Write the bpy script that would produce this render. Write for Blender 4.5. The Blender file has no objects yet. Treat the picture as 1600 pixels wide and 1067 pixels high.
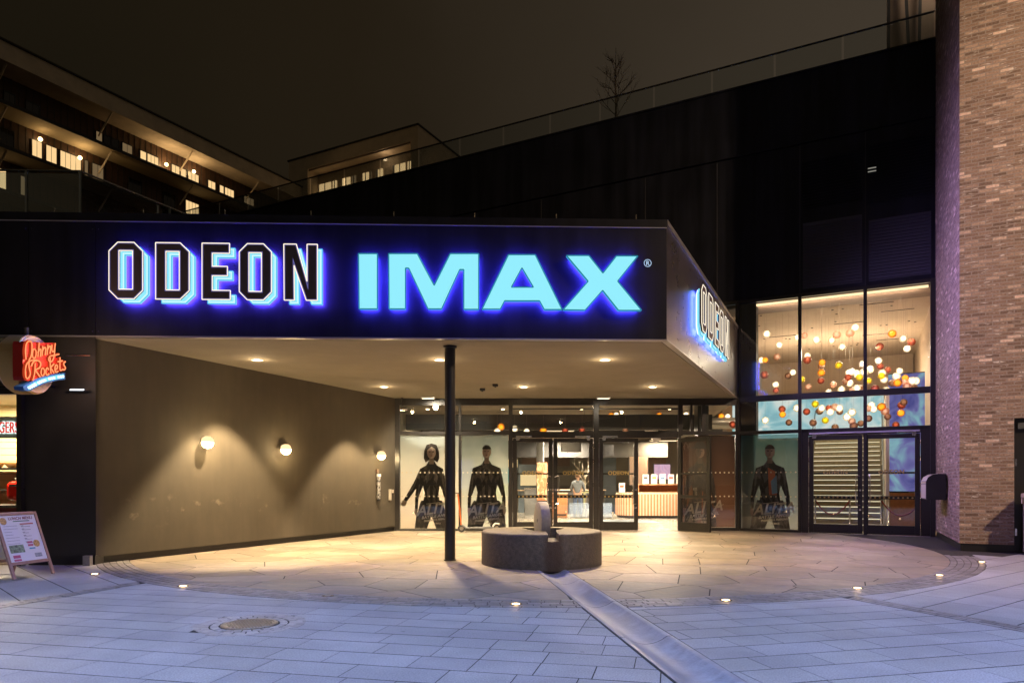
import bpy, bmesh, math, random
from mathutils import Vector, Matrix
random.seed(7)
S = bpy.context.scene
COL = S.collection
F = 1090.0; CH = 1.4; HZ = 755.0      # focal length in photo pixels, eye height, horizon row
# ------------------------------------------------------------------ camera
cd = bpy.data.cameras.new("camera"); cam = bpy.data.objects.new("camera", cd); COL.objects.link(cam)
cam.location = (0, 0, CH); cam.rotation_euler = (math.radians(90), 0, 0)
cd.sensor_width = 36; cd.lens = 36 * F / 1600; cd.shift_y = (HZ - 533.5) / 1600; cd.shift_x = 0
cd.clip_start = 0.05; cd.clip_end = 2000
S.camera = cam
S.view_settings.view_transform = 'Standard'; S.view_settings.look = 'None'
S.view_settings.exposure = 0.0; S.view_settings.gamma = 1; S.view_settings.use_curve_mapping = False
S.render.engine = 'CYCLES'
S.cycles.use_denoising = True
try: S.cycles.denoiser = 'OPENIMAGEDENOISE'
except Exception: pass
S.cycles.max_bounces = 7; S.cycles.diffuse_bounces = 3; S.cycles.glossy_bounces = 3
S.cycles.transmission_bounces = 4; S.cycles.transparent_max_bounces = 14
S.cycles.caustics_reflective = False; S.cycles.caustics_refractive = False
S.cycles.sample_clamp_indirect = 4.0; S.cycles.sample_clamp_direct = 0
# ------------------------------------------------------------------ night sky: faint sodium glow of the city, brighter to the right
W = bpy.data.worlds.new("World"); S.world = W; W.use_nodes = True
nt = W.node_tree; nt.nodes.clear()
N = nt.nodes.new
wo = N('ShaderNodeOutputWorld'); bg = N('ShaderNodeBackground'); tc = N('ShaderNodeTexCoord')
dot = N('ShaderNodeVectorMath'); dot.operation = 'DOT_PRODUCT'; dot.inputs[1].default_value = (0.80, 0.42, 0.10)
mr = N('ShaderNodeMapRange'); mr.inputs[1].default_value = -0.25; mr.inputs[2].default_value = 0.85
nz = N('ShaderNodeTexNoise'); nz.inputs['Scale'].default_value = 2.2; nz.inputs['Detail'].default_value = 4
rp = N('ShaderNodeValToRGB')
rp.color_ramp.elements[0].color = (0.0062, 0.0050, 0.0026, 1); rp.color_ramp.elements[1].color = (0.060, 0.046, 0.032, 1)
e = rp.color_ramp.elements.new(0.5); e.color = (0.0160, 0.0112, 0.0060, 1)
ad = N('ShaderNodeMath'); ad.operation = 'MULTIPLY_ADD'; ad.inputs[1].default_value = 0.26
sb = N('ShaderNodeMath'); sb.operation = 'SUBTRACT'; sb.inputs[1].default_value = 0.13
nt.links.new(tc.outputs['Generated'], dot.inputs[0]); nt.links.new(dot.outputs['Value'], mr.inputs[0])
nt.links.new(tc.outputs['Generated'], nz.inputs['Vector'])
nt.links.new(nz.outputs['Fac'], ad.inputs[0]); nt.links.new(mr.outputs[0], ad.inputs[2])
nt.links.new(ad.outputs[0], sb.inputs[0]); nt.links.new(sb.outputs[0], rp.inputs[0])
nt.links.new(rp.outputs[0], bg.inputs[0]); bg.inputs[1].default_value = 1.0
# warm town glow low in the sky behind the viewer
d2 = N('ShaderNodeVectorMath'); d2.operation = 'DOT_PRODUCT'; d2.inputs[1].default_value = (0.35, -0.93, 0.0)
m2_ = N('ShaderNodeMapRange'); m2_.inputs[1].default_value = 0.1; m2_.inputs[2].default_value = 1.0; m2_.inputs[4].default_value = 1.0
b2 = N('ShaderNodeBackground'); b2.inputs[0].default_value = (.085, .064, .038, 1); as_ = N('ShaderNodeAddShader')
nt.links.new(tc.outputs['Generated'], d2.inputs[0]); nt.links.new(d2.outputs['Value'], m2_.inputs[0]); nt.links.new(m2_.outputs[0], b2.inputs[1])
nt.links.new(bg.outputs[0], as_.inputs[0]); nt.links.new(b2.outputs[0], as_.inputs[1]); nt.links.new(as_.outputs[0], wo.inputs[0])

# ------------------------------------------------------------------ helpers
def light(name, kind, loc, power, color, rot=(0, 0, 0), size=0.1, spot=None, blend=0.3, parent=None, sy=None):
    d = bpy.data.lights.new(name, kind); d.energy = power; d.color = color
    if kind == 'AREA':
        d.shape = 'RECTANGLE'; d.size = size; d.size_y = sy or size
    else: d.shadow_soft_size = size
    if spot: d.spot_size = math.radians(spot); d.spot_blend = blend
    o = bpy.data.objects.new(name, d); COL.objects.link(o); o.location = loc; o.rotation_euler = rot
    if parent: o.parent = parent
    return o

def aim(o, target):
    o.rotation_euler = (Vector(target) - Vector(o.location)).to_track_quat('-Z', 'Y').to_euler()

def thing(name, label, cat, loc=(0, 0, 0), rotz=0, group=None):
    o = bpy.data.objects.new(name, None); COL.objects.link(o); o.empty_display_size = .2
    o.location = loc; o.rotation_euler = (0, 0, rotz); tag(o, label, cat, group); return o

def tag(o, label, cat, group=None):
    o['label'] = label; o['category'] = cat
    if group: o['group'] = group
    return o

class MB:
    def __init__(s): s.v = []; s.f = []; s.uv = []; s.col = []
    def add(s, vs, fs, uvs=None, c=None):
        b = len(s.v); s.v += [tuple(v) for v in vs]
        for i, f in enumerate(fs):
            s.f.append([b + k for k in f]); s.uv.append(uvs[i] if uvs else None); s.col.append(c)
    def box(s, x0, x1, y0, y1, z0, z1, c=None):
        if x0 > x1: x0, x1 = x1, x0
        if y0 > y1: y0, y1 = y1, y0
        if z0 > z1: z0, z1 = z1, z0
        s.add([(x0, y0, z0), (x1, y0, z0), (x1, y1, z0), (x0, y1, z0), (x0, y0, z1), (x1, y0, z1), (x1, y1, z1), (x0, y1, z1)],
              [(0, 3, 2, 1), (4, 5, 6, 7), (0, 1, 5, 4), (1, 2, 6, 5), (2, 3, 7, 6), (3, 0, 4, 7)], c=c); return s
    def prism(s, poly, z0, z1, c=None, bottom=True):
        n = len(poly)
        if sum(poly[i][0] * poly[(i + 1) % n][1] - poly[(i + 1) % n][0] * poly[i][1] for i in range(n)) < 0: poly = poly[::-1]
        vs = [(p[0], p[1], z0) for p in poly] + [(p[0], p[1], z1) for p in poly]
        fs = [tuple(range(n, 2 * n))] + ([tuple(range(n - 1, -1, -1))] if bottom else [])
        fs += [(i, (i + 1) % n, n + (i + 1) % n, n + i) for i in range(n)]
        s.add(vs, fs, c=c); return s
    def quad(s, a, b, c_, d, uv=None, c=None): s.add([a, b, c_, d], [(0, 1, 2, 3)], [uv] if uv else None, c); return s
    def tube(s, pts, r, n=8, cap=True, radii=None):
        pts = [Vector(p) for p in pts]; m = len(pts); base = len(s.v); vs = []; up = Vector((0, 0, 1))
        prev = None
        for i, p in enumerate(pts):
            t = (pts[min(i + 1, m - 1)] - pts[max(i - 1, 0)]).normalized()
            if prev is None:
                a = up if abs(t.z) < .9 else Vector((1, 0, 0)); x = t.cross(a).normalized()
            else:
                x = (prev - t * prev.dot(t)); x = x.normalized() if x.length > 1e-6 else t.orthogonal().normalized()
            prev = x; y = t.cross(x); rr = radii[i] if radii else r
            vs += [p + (x * math.cos(2 * math.pi * k / n) + y * math.sin(2 * math.pi * k / n)) * rr for k in range(n)]
        fs = []
        for i in range(m - 1):
            for k in range(n):
                fs.append((i * n + k, i * n + (k + 1) % n, (i + 1) * n + (k + 1) % n, (i + 1) * n + k))
        if cap: fs.append(tuple(range(n - 1, -1, -1))); fs.append(tuple((m - 1) * n + k for k in range(n)))
        s.add(vs, fs); return s
    def lathe(s, prof, n=24, o=(0, 0, 0), axis='z', cap=True):
        vs = []
        for r, h in prof:
            for k in range(n):
                a = 2 * math.pi * k / n; c, d = r * math.cos(a), r * math.sin(a)
                v = {'z': (c, d, h), 'x': (h, c, d), 'y': (c, h, -d)}[axis]
                vs.append((v[0] + o[0], v[1] + o[1], v[2] + o[2]))
        m = len(prof); fs = [(i * n + k, i * n + (k + 1) % n, (i + 1) * n + (k + 1) % n, (i + 1) * n + k) for i in range(m - 1) for k in range(n)]
        if cap: fs.append(tuple(range(n - 1, -1, -1))); fs.append(tuple((m - 1) * n + k for k in range(n)))
        s.add(vs, fs); return s
    def sphere(s, c, r, n=14, m=8, sz=1):
        prof = [(r * math.sin(math.pi * i / m) + 1e-4, -r * sz * math.cos(math.pi * i / m)) for i in range(m + 1)]
        return s.lathe(prof, n, c)
    def move(s, M):
        s.v = [tuple(M @ Vector(v)) for v in s.v]; return s
    def build(s, name, mat, parent=None, smooth=False, bevel=0, kind=None):
        me = bpy.data.meshes.new(name); me.from_pydata(s.v, [], s.f); me.materials.append(mat)
        if any(u for u in s.uv):
            ul = me.uv_layers.new(name='UVMap'); k = 0
            for p, u in zip(me.polygons, s.uv):
                for j in range(len(p.vertices)):
                    if u: ul.data[p.loop_start + j].uv = u[j]
        if any(c is not None for c in s.col):
            at = me.color_attributes.new('tint', 'FLOAT_COLOR', 'CORNER')
            for p, c in zip(me.polygons, s.col):
                c = c if c is not None else (1, 1, 1)
                if not hasattr(c, '__len__'): c = (c, c, c)
                for j in p.loop_indices: at.data[j].color = (c[0], c[1], c[2], 1)
        me.validate(); me.update()
        if smooth:
            me.polygons.foreach_set('use_smooth', [True] * len(me.polygons))
            try: me.set_sharp_from_angle(angle=math.radians(35))
            except Exception: pass
        o = bpy.data.objects.new(name, me); COL.objects.link(o)
        if parent: o.parent = parent
        if bevel:
            b = o.modifiers.new('bevel', 'BEVEL'); b.width = bevel; b.segments = 2; b.limit_method = 'ANGLE'
        if kind: o['kind'] = kind
        return o

def curve_mesh(loops, depth, z0=0.0, off=0.0):
    """closed 2D outlines (holes allowed) -> solid; returns verts, faces with local z from z0 to z0+depth"""
    cu = bpy.data.curves.new('tmp', 'CURVE'); cu.dimensions = '2D'; cu.fill_mode = 'BOTH'; cu.extrude = depth / 2; cu.offset = off
    for lp in loops:
        sp = cu.splines.new('POLY'); sp.points.add(len(lp) - 1)
        for p, q in zip(sp.points, lp): p.co = (q[0], q[1], 0, 1)
        sp.use_cyclic_u = True
    o = bpy.data.objects.new('tmp', cu); me = o.to_mesh()
    vs = [(v.co.x, v.co.y, v.co.z + depth / 2 + z0) for v in me.vertices]; fs = [tuple(p.vertices) for p in me.polygons]
    o.to_mesh_clear(); bpy.data.objects.remove(o); bpy.data.curves.remove(cu)
    return vs, fs

def text_mesh(txt, size, depth=0.002, shear=0, bold=0, space=1, align='CENTER', sx=1.0):
    cu = bpy.data.curves.new('tmp', 'FONT'); cu.body = txt; cu.size = size; cu.extrude = depth / 2; cu.shear = shear; cu.offset = bold
    cu.space_character = space; cu.align_x = align; cu.resolution_u = 3
    o = bpy.data.objects.new('tmp', cu); me = o.to_mesh()
    vs = [(v.co.x * sx, v.co.y, v.co.z + depth / 2) for v in me.vertices]; fs = [tuple(p.vertices) for p in me.polygons]
    o.to_mesh_clear(); bpy.data.objects.remove(o); bpy.data.curves.remove(cu)
    return vs, fs

def wallM(ox, oy, oz, dx, dy):
    """matrix for a vertical plane: local x along (dx,dy), local y up, local z toward the viewer's side (dy,-dx)"""
    l = math.hypot(dx, dy); dx, dy = dx / l, dy / l
    return Matrix(((dx, 0, dy, ox), (dy, 0, -dx, oy), (0, 1, 0, oz), (0, 0, 0, 1)))

# ------------------------------------------------------------------ materials
MATS = {}
def pbr(name, col, rough=0.5, metal=0, noise=0, nscale=8, bump=0, bscale=60, spec=0.5, tint=False, coat=0, detail=6):
    m = bpy.data.materials.new(name); m.use_nodes = True; t = m.node_tree; b = t.nodes['Principled BSDF']
    b.inputs['Roughness'].default_value = rough; b.inputs['Metallic'].default_value = metal
    b.inputs['Specular IOR Level'].default_value = spec; b.inputs['Coat Weight'].default_value = coat
    b.inputs['Base Color'].default_value = (*col, 1)
    tc = t.nodes.new('ShaderNodeTexCoord'); src = None
    if noise:
        n = t.nodes.new('ShaderNodeTexNoise'); n.inputs['Scale'].default_value = nscale; n.inputs['Detail'].default_value = detail
        n.inputs['Roughness'].default_value = .65
        r = t.nodes.new('ShaderNodeMapRange'); r.inputs[1].default_value = .3; r.inputs[2].default_value = .7
        r.inputs[3].default_value = 1 - noise; r.inputs[4].default_value = 1 + noise
        t.links.new(tc.outputs['Object'], n.inputs['Vector']); t.links.new(n.outputs['Fac'], r.inputs[0])
        mx = t.nodes.new('ShaderNodeMix'); mx.data_type = 'RGBA'; mx.blend_type = 'MULTIPLY'; mx.inputs[0].default_value = 1
        mx.inputs[6].default_value = (*col, 1); t.links.new(r.outputs[0], mx.inputs[7]); src = mx.outputs[2]
        r2 = t.nodes.new('ShaderNodeMapRange'); r2.inputs[1].default_value = .3; r2.inputs[2].default_value = .7
        r2.inputs[3].default_value = max(0, rough - noise * .35); r2.inputs[4].default_value = min(1, rough + noise * .35)
        t.links.new(n.outputs['Fac'], r2.inputs[0]); t.links.new(r2.outputs[0], b.inputs['Roughness'])
    if tint:
        a = t.nodes.new('ShaderNodeVertexColor'); a.layer_name = 'tint'
        mx = t.nodes.new('ShaderNodeMix'); mx.data_type = 'RGBA'; mx.blend_type = 'MULTIPLY'; mx.inputs[0].default_value = 1
        if src: t.links.new(src, mx.inputs[6])
        else: mx.inputs[6].default_value = (*col, 1)
        t.links.new(a.outputs[0], mx.inputs[7]); src = mx.outputs[2]
    if src: t.links.new(src, b.inputs['Base Color'])
    if bump:
        n = t.nodes.new('ShaderNodeTexNoise'); n.inputs['Scale'].default_value = bscale; n.inputs['Detail'].default_value = 5
        bp = t.nodes.new('ShaderNodeBump'); bp.inputs['Strength'].default_value = bump; bp.inputs['Distance'].default_value = .012
        t.links.new(tc.outputs['Object'], n.inputs['Vector']); t.links.new(n.outputs['Fac'], bp.inputs['Height'])
        t.links.new(bp.outputs[0], b.inputs['Normal'])
    MATS[name] = m; return m

def flat(name, col, fac=1, hi=None, sc=(5, 5, 2.2)):
    m = pbr('pf_' + name, col, .5)
    if hi:      # printed leather sheen: soft pale streaks in the artwork
        t = m.node_tree; L = t.links.new; b = t.nodes['Principled BSDF']; tc = t.nodes.new('ShaderNodeTexCoord'); mp = t.nodes.new('ShaderNodeMapping'); mp.inputs['Scale'].default_value = sc
        n = t.nodes.new('ShaderNodeTexNoise'); n.inputs['Scale'].default_value = 1.6; n.inputs['Detail'].default_value = 5; n.inputs['Distortion'].default_value = .8
        r = t.nodes.new('ShaderNodeValToRGB'); r.color_ramp.elements[0].position = .48; r.color_ramp.elements[1].position = .74; r.color_ramp.elements[0].color = (*col, 1); r.color_ramp.elements[1].color = (*hi, 1)
        L(tc.outputs['Object'], mp.inputs[0]); L(mp.outputs[0], n.inputs[0]); L(n.outputs['Fac'], r.inputs[0]); L(r.outputs[0], b.inputs['Base Color'])
    return m

def emit(name, col, strength=1.0):
    m = bpy.data.materials.new(name); m.use_nodes = True; t = m.node_tree; t.nodes.clear()
    e = t.nodes.new('ShaderNodeEmission'); o = t.nodes.new('ShaderNodeOutputMaterial')
    e.inputs[0].default_value = (*col, 1); e.inputs[1].default_value = strength; t.links.new(e.outputs[0], o.inputs[0]); return m

def glassm(name, tint=(1, 1, 1), refl=1.0, base=0.0, rough=0.0):
    m = bpy.data.materials.new(name); m.use_nodes = True; t = m.node_tree; t.nodes.clear()
    o = t.nodes.new('ShaderNodeOutputMaterial'); tr = t.nodes.new('ShaderNodeBsdfTransparent'); tr.inputs[0].default_value = (*tint, 1)
    g = t.nodes.new('ShaderNodeBsdfGlossy'); g.inputs['Roughness'].default_value = rough; g.inputs[0].default_value = (1, 1, 1, 1)
    fr = t.nodes.new('ShaderNodeFresnel'); fr.inputs[0].default_value = 1.5
    mu = t.nodes.new('ShaderNodeMath'); mu.operation = 'MULTIPLY_ADD'; mu.inputs[1].default_value = refl; mu.inputs[2].default_value = base; mu.use_clamp = True
    mx = t.nodes.new('ShaderNodeMixShader'); t.links.new(fr.outputs[0], mu.inputs[0]); t.links.new(mu.outputs[0], mx.inputs[0])
    t.links.new(tr.outputs[0], mx.inputs[1]); t.links.new(g.outputs[0], mx.inputs[2]); t.links.new(mx.outputs[0], o.inputs[0]); return m

def seethrough(name, col, fac, rough=.5):
    m = bpy.data.materials.new(name); m.use_nodes = True; t = m.node_tree; b = t.nodes['Principled BSDF']
    b.inputs['Base Color'].default_value = (*col, 1); b.inputs['Roughness'].default_value = rough
    tr = t.nodes.new('ShaderNodeBsdfTransparent'); mx = t.nodes.new('ShaderNodeMixShader'); mx.inputs[0].default_value = fac
    t.links.new(tr.outputs[0], mx.inputs[1]); t.links.new(b.outputs[0], mx.inputs[2])
    t.links.new(mx.outputs[0], t.nodes['Material Output'].inputs[0]); return m

def brickm(name, c1, c2, mortar, bw=.24, bh=.072, ms=.011):
    m = bpy.data.materials.new(name); m.use_nodes = True; t = m.node_tree; b = t.nodes['Principled BSDF']; L = t.links.new
    uv = t.nodes.new('ShaderNodeUVMap'); uv.uv_map = 'UVMap'
    # wobble the coordinates so that courses look hand laid
    nz = t.nodes.new('ShaderNodeTexNoise'); nz.inputs['Scale'].default_value = 9; nz.inputs['Detail'].default_value = 3
    su = t.nodes.new('ShaderNodeVectorMath'); su.operation = 'SUBTRACT'; su.inputs[1].default_value = (.5, .5, .5)
    sc = t.nodes.new('ShaderNodeVectorMath'); sc.operation = 'SCALE'; sc.inputs['Scale'].default_value = .022
    av = t.nodes.new('ShaderNodeVectorMath'); av.operation = 'ADD'
    L(uv.outputs[0], nz.inputs['Vector']); L(nz.outputs['Color'], su.inputs[0]); L(su.outputs[0], sc.inputs[0]); L(sc.outputs[0], av.inputs[0]); L(uv.outputs[0], av.inputs[1])
    br = t.nodes.new('ShaderNodeTexBrick'); br.inputs['Scale'].default_value = 1; br.inputs['Brick Width'].default_value = bw
    br.inputs['Row Height'].default_value = bh; br.inputs['Mortar Size'].default_value = ms; br.inputs['Mortar Smooth'].default_value = .25
    br.inputs['Color1'].default_value = (0, 0, 0, 1); br.inputs['Color2'].default_value = (1, 1, 1, 1); br.inputs['Mortar'].default_value = (.5, .5, .5, 1)
    br.offset = .5; L(av.outputs[0], br.inputs['Vector'])
    rp = t.nodes.new('ShaderNodeValToRGB'); el = rp.color_ramp.elements; el[0].color = (*c1, 1); el[1].color = (*c2, 1)
    for p, c in ((.35, (c1[0] * 1.5, c1[1] * 1.5, c1[2] * 1.55)), (.7, tuple(.5 * (a + d) for a, d in zip(c1, c2))), (.93, c2)):
        q = el.new(p); q.color = (*c, 1)
    el[-1].color = (c2[0] * 1.7, c2[1] * 1.8, c2[2] * 1.9, 1)
    L(br.outputs['Color'], rp.inputs[0])
    n2 = t.nodes.new('ShaderNodeTexNoise'); n2.inputs['Scale'].default_value = 30; n2.inputs['Detail'].default_value = 6; L(uv.outputs[0], n2.inputs['Vector'])
    # thin smears of pale mortar on some stones
    mp = t.nodes.new('ShaderNodeMapping'); mp.inputs['Scale'].default_value = (5, 26, 1); L(uv.outputs[0], mp.inputs[0])
    n3 = t.nodes.new('ShaderNodeTexNoise'); n3.inputs['Scale'].default_value = 1; n3.inputs['Detail'].default_value = 4; L(mp.outputs[0], n3.inputs['Vector'])
    r3 = t.nodes.new('ShaderNodeMapRange'); r3.inputs[1].default_value = .60; r3.inputs[2].default_value = .70; L(n3.outputs['Fac'], r3.inputs[0])
    m1 = t.nodes.new('ShaderNodeMix'); m1.data_type = 'RGBA'; m1.blend_type = 'OVERLAY'; m1.inputs[0].default_value = .7
    L(rp.outputs[0], m1.inputs[6]); L(n2.outputs['Fac'], m1.inputs[7])
    m2 = t.nodes.new('ShaderNodeMix'); m2.data_type = 'RGBA'; L(r3.outputs[0], m2.inputs[0]); L(m1.outputs[2], m2.inputs[6]); m2.inputs[7].default_value = (.62, .56, .48, 1)
    m3 = t.nodes.new('ShaderNodeMix'); m3.data_type = 'RGBA'; L(br.outputs['Fac'], m3.inputs[0]); L(m2.outputs[2], m3.inputs[6]); m3.inputs[7].default_value = (*mortar, 1)
    L(m3.outputs[2], b.inputs['Base Color']); b.inputs['Roughness'].default_value = .85
    hh = t.nodes.new('ShaderNodeMath'); hh.operation = 'MULTIPLY_ADD'; hh.inputs[1].default_value = -1.0; L(br.outputs['Fac'], hh.inputs[0]); L(n2.outputs['Fac'], hh.inputs[2])
    h2 = t.nodes.new('ShaderNodeMath'); h2.operation = 'ADD'; L(hh.outputs[0], h2.inputs[0]); L(br.outputs['Color'], h2.inputs[1])
    bp = t.nodes.new('ShaderNodeBump'); bp.inputs['Strength'].default_value = .8; bp.inputs['Distance'].default_value = .012
    L(h2.outputs[0], bp.inputs['Height']); L(bp.outputs[0], b.inputs['Normal']); return m

M_granite = pbr('granite', (.36, .365, .38), .55, noise=.55, nscale=75, bump=.5, bscale=120, tint=True)
M_flag = pbr('flagstone', (.30, .25, .195), .55, noise=.38, nscale=5.5, bump=.9, bscale=9, tint=True, detail=9)
def patches(m, amt, sc, lo=.42, hi=.62):
    t = m.node_tree; L = t.links.new; b = t.nodes['Principled BSDF']; tc = t.nodes.new('ShaderNodeTexCoord')
    n = t.nodes.new('ShaderNodeTexNoise'); n.inputs['Scale'].default_value = sc; n.inputs['Detail'].default_value = 7; n.inputs['Roughness'].default_value = .6; L(tc.outputs['Object'], n.inputs[0])
    src = b.inputs['Base Color'].links[0].from_socket; mx = t.nodes.new('ShaderNodeMix'); mx.data_type = 'RGBA'; mx.blend_type = 'MULTIPLY'; mx.inputs[0].default_value = 1
    r = t.nodes.new('ShaderNodeMapRange'); r.inputs[1].default_value = lo; r.inputs[2].default_value = hi; r.inputs[3].default_value = 1 - amt; r.inputs[4].default_value = 1
    v = t.nodes.new('ShaderNodeTexVoronoi'); v.inputs['Scale'].default_value = 1.9; L(tc.outputs['Object'], v.inputs[0])
    g = t.nodes.new('ShaderNodeMapRange'); g.inputs[1].default_value = .035; g.inputs[2].default_value = .05; g.inputs[3].default_value = .62; g.inputs[4].default_value = 1; L(v.outputs['Distance'], g.inputs[0])
    mm = t.nodes.new('ShaderNodeMath'); mm.operation = 'MULTIPLY'; L(n.outputs['Fac'], r.inputs[0]); L(r.outputs[0], mm.inputs[0]); L(g.outputs[0], mm.inputs[1])
    L(src, mx.inputs[6]); L(mm.outputs[0], mx.inputs[7]); L(mx.outputs[2], b.inputs['Base Color'])
patches(M_granite, .22, .9); patches(M_flag, .25, .8)
M_sett = pbr('sett', (.19, .18, .18), .45, noise=.3, nscale=30, bump=.5, bscale=60, tint=True)
M_joint = pbr('joint_sand', (.022, .020, .018), .9, noise=.3, nscale=20)
M_chan = pbr('channel_stone', (.25, .255, .30), .42, noise=.35, nscale=7, bump=.25, bscale=60)
M_iron = pbr('cast_iron', (.30, .25, .19), .35, metal=.6, noise=.3, nscale=30)
M_black = pbr('black_metal', (.014, .013, .013), .38, noise=.1, nscale=20)
M_frame = pbr('frame_black', (.018, .016, .014), .3, noise=.1, nscale=20)
M_fascia = pbr('fascia_panel', (.009, .0085, .011), .5, noise=.12, nscale=3, spec=.2)
M_sidep = pbr('brushed_panel', (.22, .20, .20), .30, metal=.85, noise=.12, nscale=2.5)
M_clad = pbr('dark_cladding', (.007, .0075, .011), .5, noise=.25, nscale=.8, spec=.25)
def streaks(m, amt, sc=(1.3, 1.3, .10)):
    t = m.node_tree; L = t.links.new; b = t.nodes['Principled BSDF']; lk = b.inputs['Roughness'].links; tc = t.nodes.new('ShaderNodeTexCoord'); mp = t.nodes.new('ShaderNodeMapping'); mp.inputs['Scale'].default_value = sc
    n = t.nodes.new('ShaderNodeTexNoise'); n.inputs['Scale'].default_value = 3; n.inputs['Detail'].default_value = 6; L(tc.outputs['Object'], mp.inputs[0]); L(mp.outputs[0], n.inputs[0])
    src = b.inputs['Base Color'].links[0].from_socket; mx = t.nodes.new('ShaderNodeMix'); mx.data_type = 'RGBA'; mx.blend_type = 'MULTIPLY'; mx.inputs[0].default_value = 1
    r = t.nodes.new('ShaderNodeMapRange'); r.inputs[1].default_value = .35; r.inputs[2].default_value = .65; r.inputs[3].default_value = 1 - amt; r.inputs[4].default_value = 1 + amt
    L(n.outputs['Fac'], r.inputs[0]); L(src, mx.inputs[6]); L(r.outputs[0], mx.inputs[7]); L(mx.outputs[2], b.inputs['Base Color'])
streaks(M_clad, .5); streaks(M_fascia, .3)
M_flash = pbr('flashing', (.45, .43, .42), .35, metal=.8)
def soffit_mat():
    return pbr('soffit_render', (.23, .20, .155), .9, noise=.10, nscale=1.6, bump=.12, bscale=90)
M_soff = soffit_mat()
def wall_mat():
    m = pbr('dark_plaster', (.068, .056, .039), .8, noise=.12, nscale=2.2, bump=.25, bscale=120)
    t = m.node_tree; L = t.links.new; b = t.nodes['Principled BSDF']; src = b.inputs['Base Color'].links[0].from_socket
    tc = t.nodes.new('ShaderNodeTexCoord'); sp = t.nodes.new('ShaderNodeSeparateXYZ'); L(tc.outputs['Object'], sp.inputs[0])
    a = t.nodes.new('ShaderNodeMapRange'); a.inputs[1].default_value = .42; a.inputs[2].default_value = .0; a.interpolation_type = 'SMOOTHSTEP'
    ab = t.nodes.new('ShaderNodeMath'); ab.operation = 'SUBTRACT'; ab.inputs[1].default_value = .92; L(sp.outputs['Z'], ab.inputs[0])
    ac = t.nodes.new('ShaderNodeMath'); ac.operation = 'ABSOLUTE'; L(ab.outputs[0], ac.inputs[0]); L(ac.outputs[0], a.inputs[0])
    mp = t.nodes.new('ShaderNodeMapping'); mp.inputs['Scale'].default_value = (3.0, 3.0, 4.2); L(tc.outputs['Object'], mp.inputs[0])
    n = t.nodes.new('ShaderNodeTexNoise'); n.inputs['Scale'].default_value = 1.3; n.inputs['Detail'].default_value = 7; n.inputs['Roughness'].default_value = .6; L(mp.outputs[0], n.inputs[0])
    r = t.nodes.new('ShaderNodeMapRange'); r.inputs[1].default_value = .60; r.inputs[2].default_value = .80; L(n.outputs['Fac'], r.inputs[0])
    mu = t.nodes.new('ShaderNodeMath'); mu.operation = 'MULTIPLY'; L(a.outputs[0], mu.inputs[0]); L(r.outputs[0], mu.inputs[1])
    mx = t.nodes.new('ShaderNodeMix'); mx.data_type = 'RGBA'; L(mu.outputs[0], mx.inputs[0]); L(src, mx.inputs[6]); mx.inputs[7].default_value = (.19, .16, .11, 1)
    L(mx.outputs[2], b.inputs['Base Color']); return m
M_plast = wall_mat(); streaks(M_plast, .05, (2.0, 2.0, .35))
M_steel = pbr('steel', (.6, .58, .55), .25, metal=1)
M_white = pbr('white_plastic', (.75, .73, .68), .4)
M_glass = glassm('window_glass', (.93, .96, .94), 1.25, .035)
M_glassr = glassm('balustrade_glass', (.80, .86, .88), 1.0, .03)
M_brick = brickm('brown_brick', (.15, .098, .066), (.40, .28, .20), (.27, .22, .175))
M_stone = pbr('basin_stone', (.16, .15, .145), .6, noise=.22, nscale=9, bump=.35, bscale=90)
M_stonel = pbr('millstone', (.22, .20, .18), .6, noise=.22, nscale=14, bump=.3, bscale=90)
M_conc = pbr('roof_concrete', (.50, .42, .33), .85, noise=.2, nscale=.8)
M_wood = pbr('wood_cladding', (.065, .032, .018), .6, noise=.35, nscale=4)
M_dark = pbr('dark_slab', (.025, .024, .024), .7)
M_beige = pbr('beige_wall', (.50, .39, .29), .8, noise=.06, nscale=2)
M_ceil = pbr('lobby_ceiling', (.24, .205, .16), .8, noise=.15, nscale=1)
M_cream = pbr('cream_panel', (.62, .55, .44), .6, noise=.05, nscale=3)
M_floor = pbr('lobby_floor', (.30, .28, .24), .22, noise=.10, nscale=5)
M_oak = pbr('oak_veneer', (.45, .20, .085), .45, noise=.2, nscale=8)
M_oakl = pbr('pale_slat', (.62, .45, .33), .45, noise=.1, nscale=9)
M_grey = pbr('grey_paint', (.22, .23, .24), .5, noise=.1)
M_brown = pbr('brown_panel', (.17, .115, .085), .6, noise=.1)
M_teal = emit('teal_screen', (.22, .62, .66), .95)
M_purple = emit('violet_screen', (.25, .22, .75), .7)
M_cyan = emit('cyan_letter_face', (.30, .86, 1.0), 1.0)
M_cyan2 = emit('cyan_letter_side', (.05, .42, .80), .9)
M_halo = emit('blue_backlight', (.045, .035, 1.0), 240)
M_halo2 = emit('violet_backlight', (.075, .04, 1.0), 240)
M_tray = emit('tray_neon', (.72, .97, 1.0), 1.0); M_inner = emit('inner_glow', (.13, .12, .34), 1.0)
M_neon = emit('warm_neon', (1.0, .87, .66), 1.3)
M_letter = pbr('letter_black', (.07, .05, .055), .5)
M_lamp = emit('warm_lamp', (1.0, .72, .38), 14)
M_lamps = emit('downlight_lens', (1.0, .80, .50), 22)
M_win = emit('lit_window', (1.0, .66, .30), 1.0)
M_win2 = emit('lit_window_dim', (1.0, .66, .32), .16)
M_darkglass = pbr('dark_window', (.01, .01, .012), .1)

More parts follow.
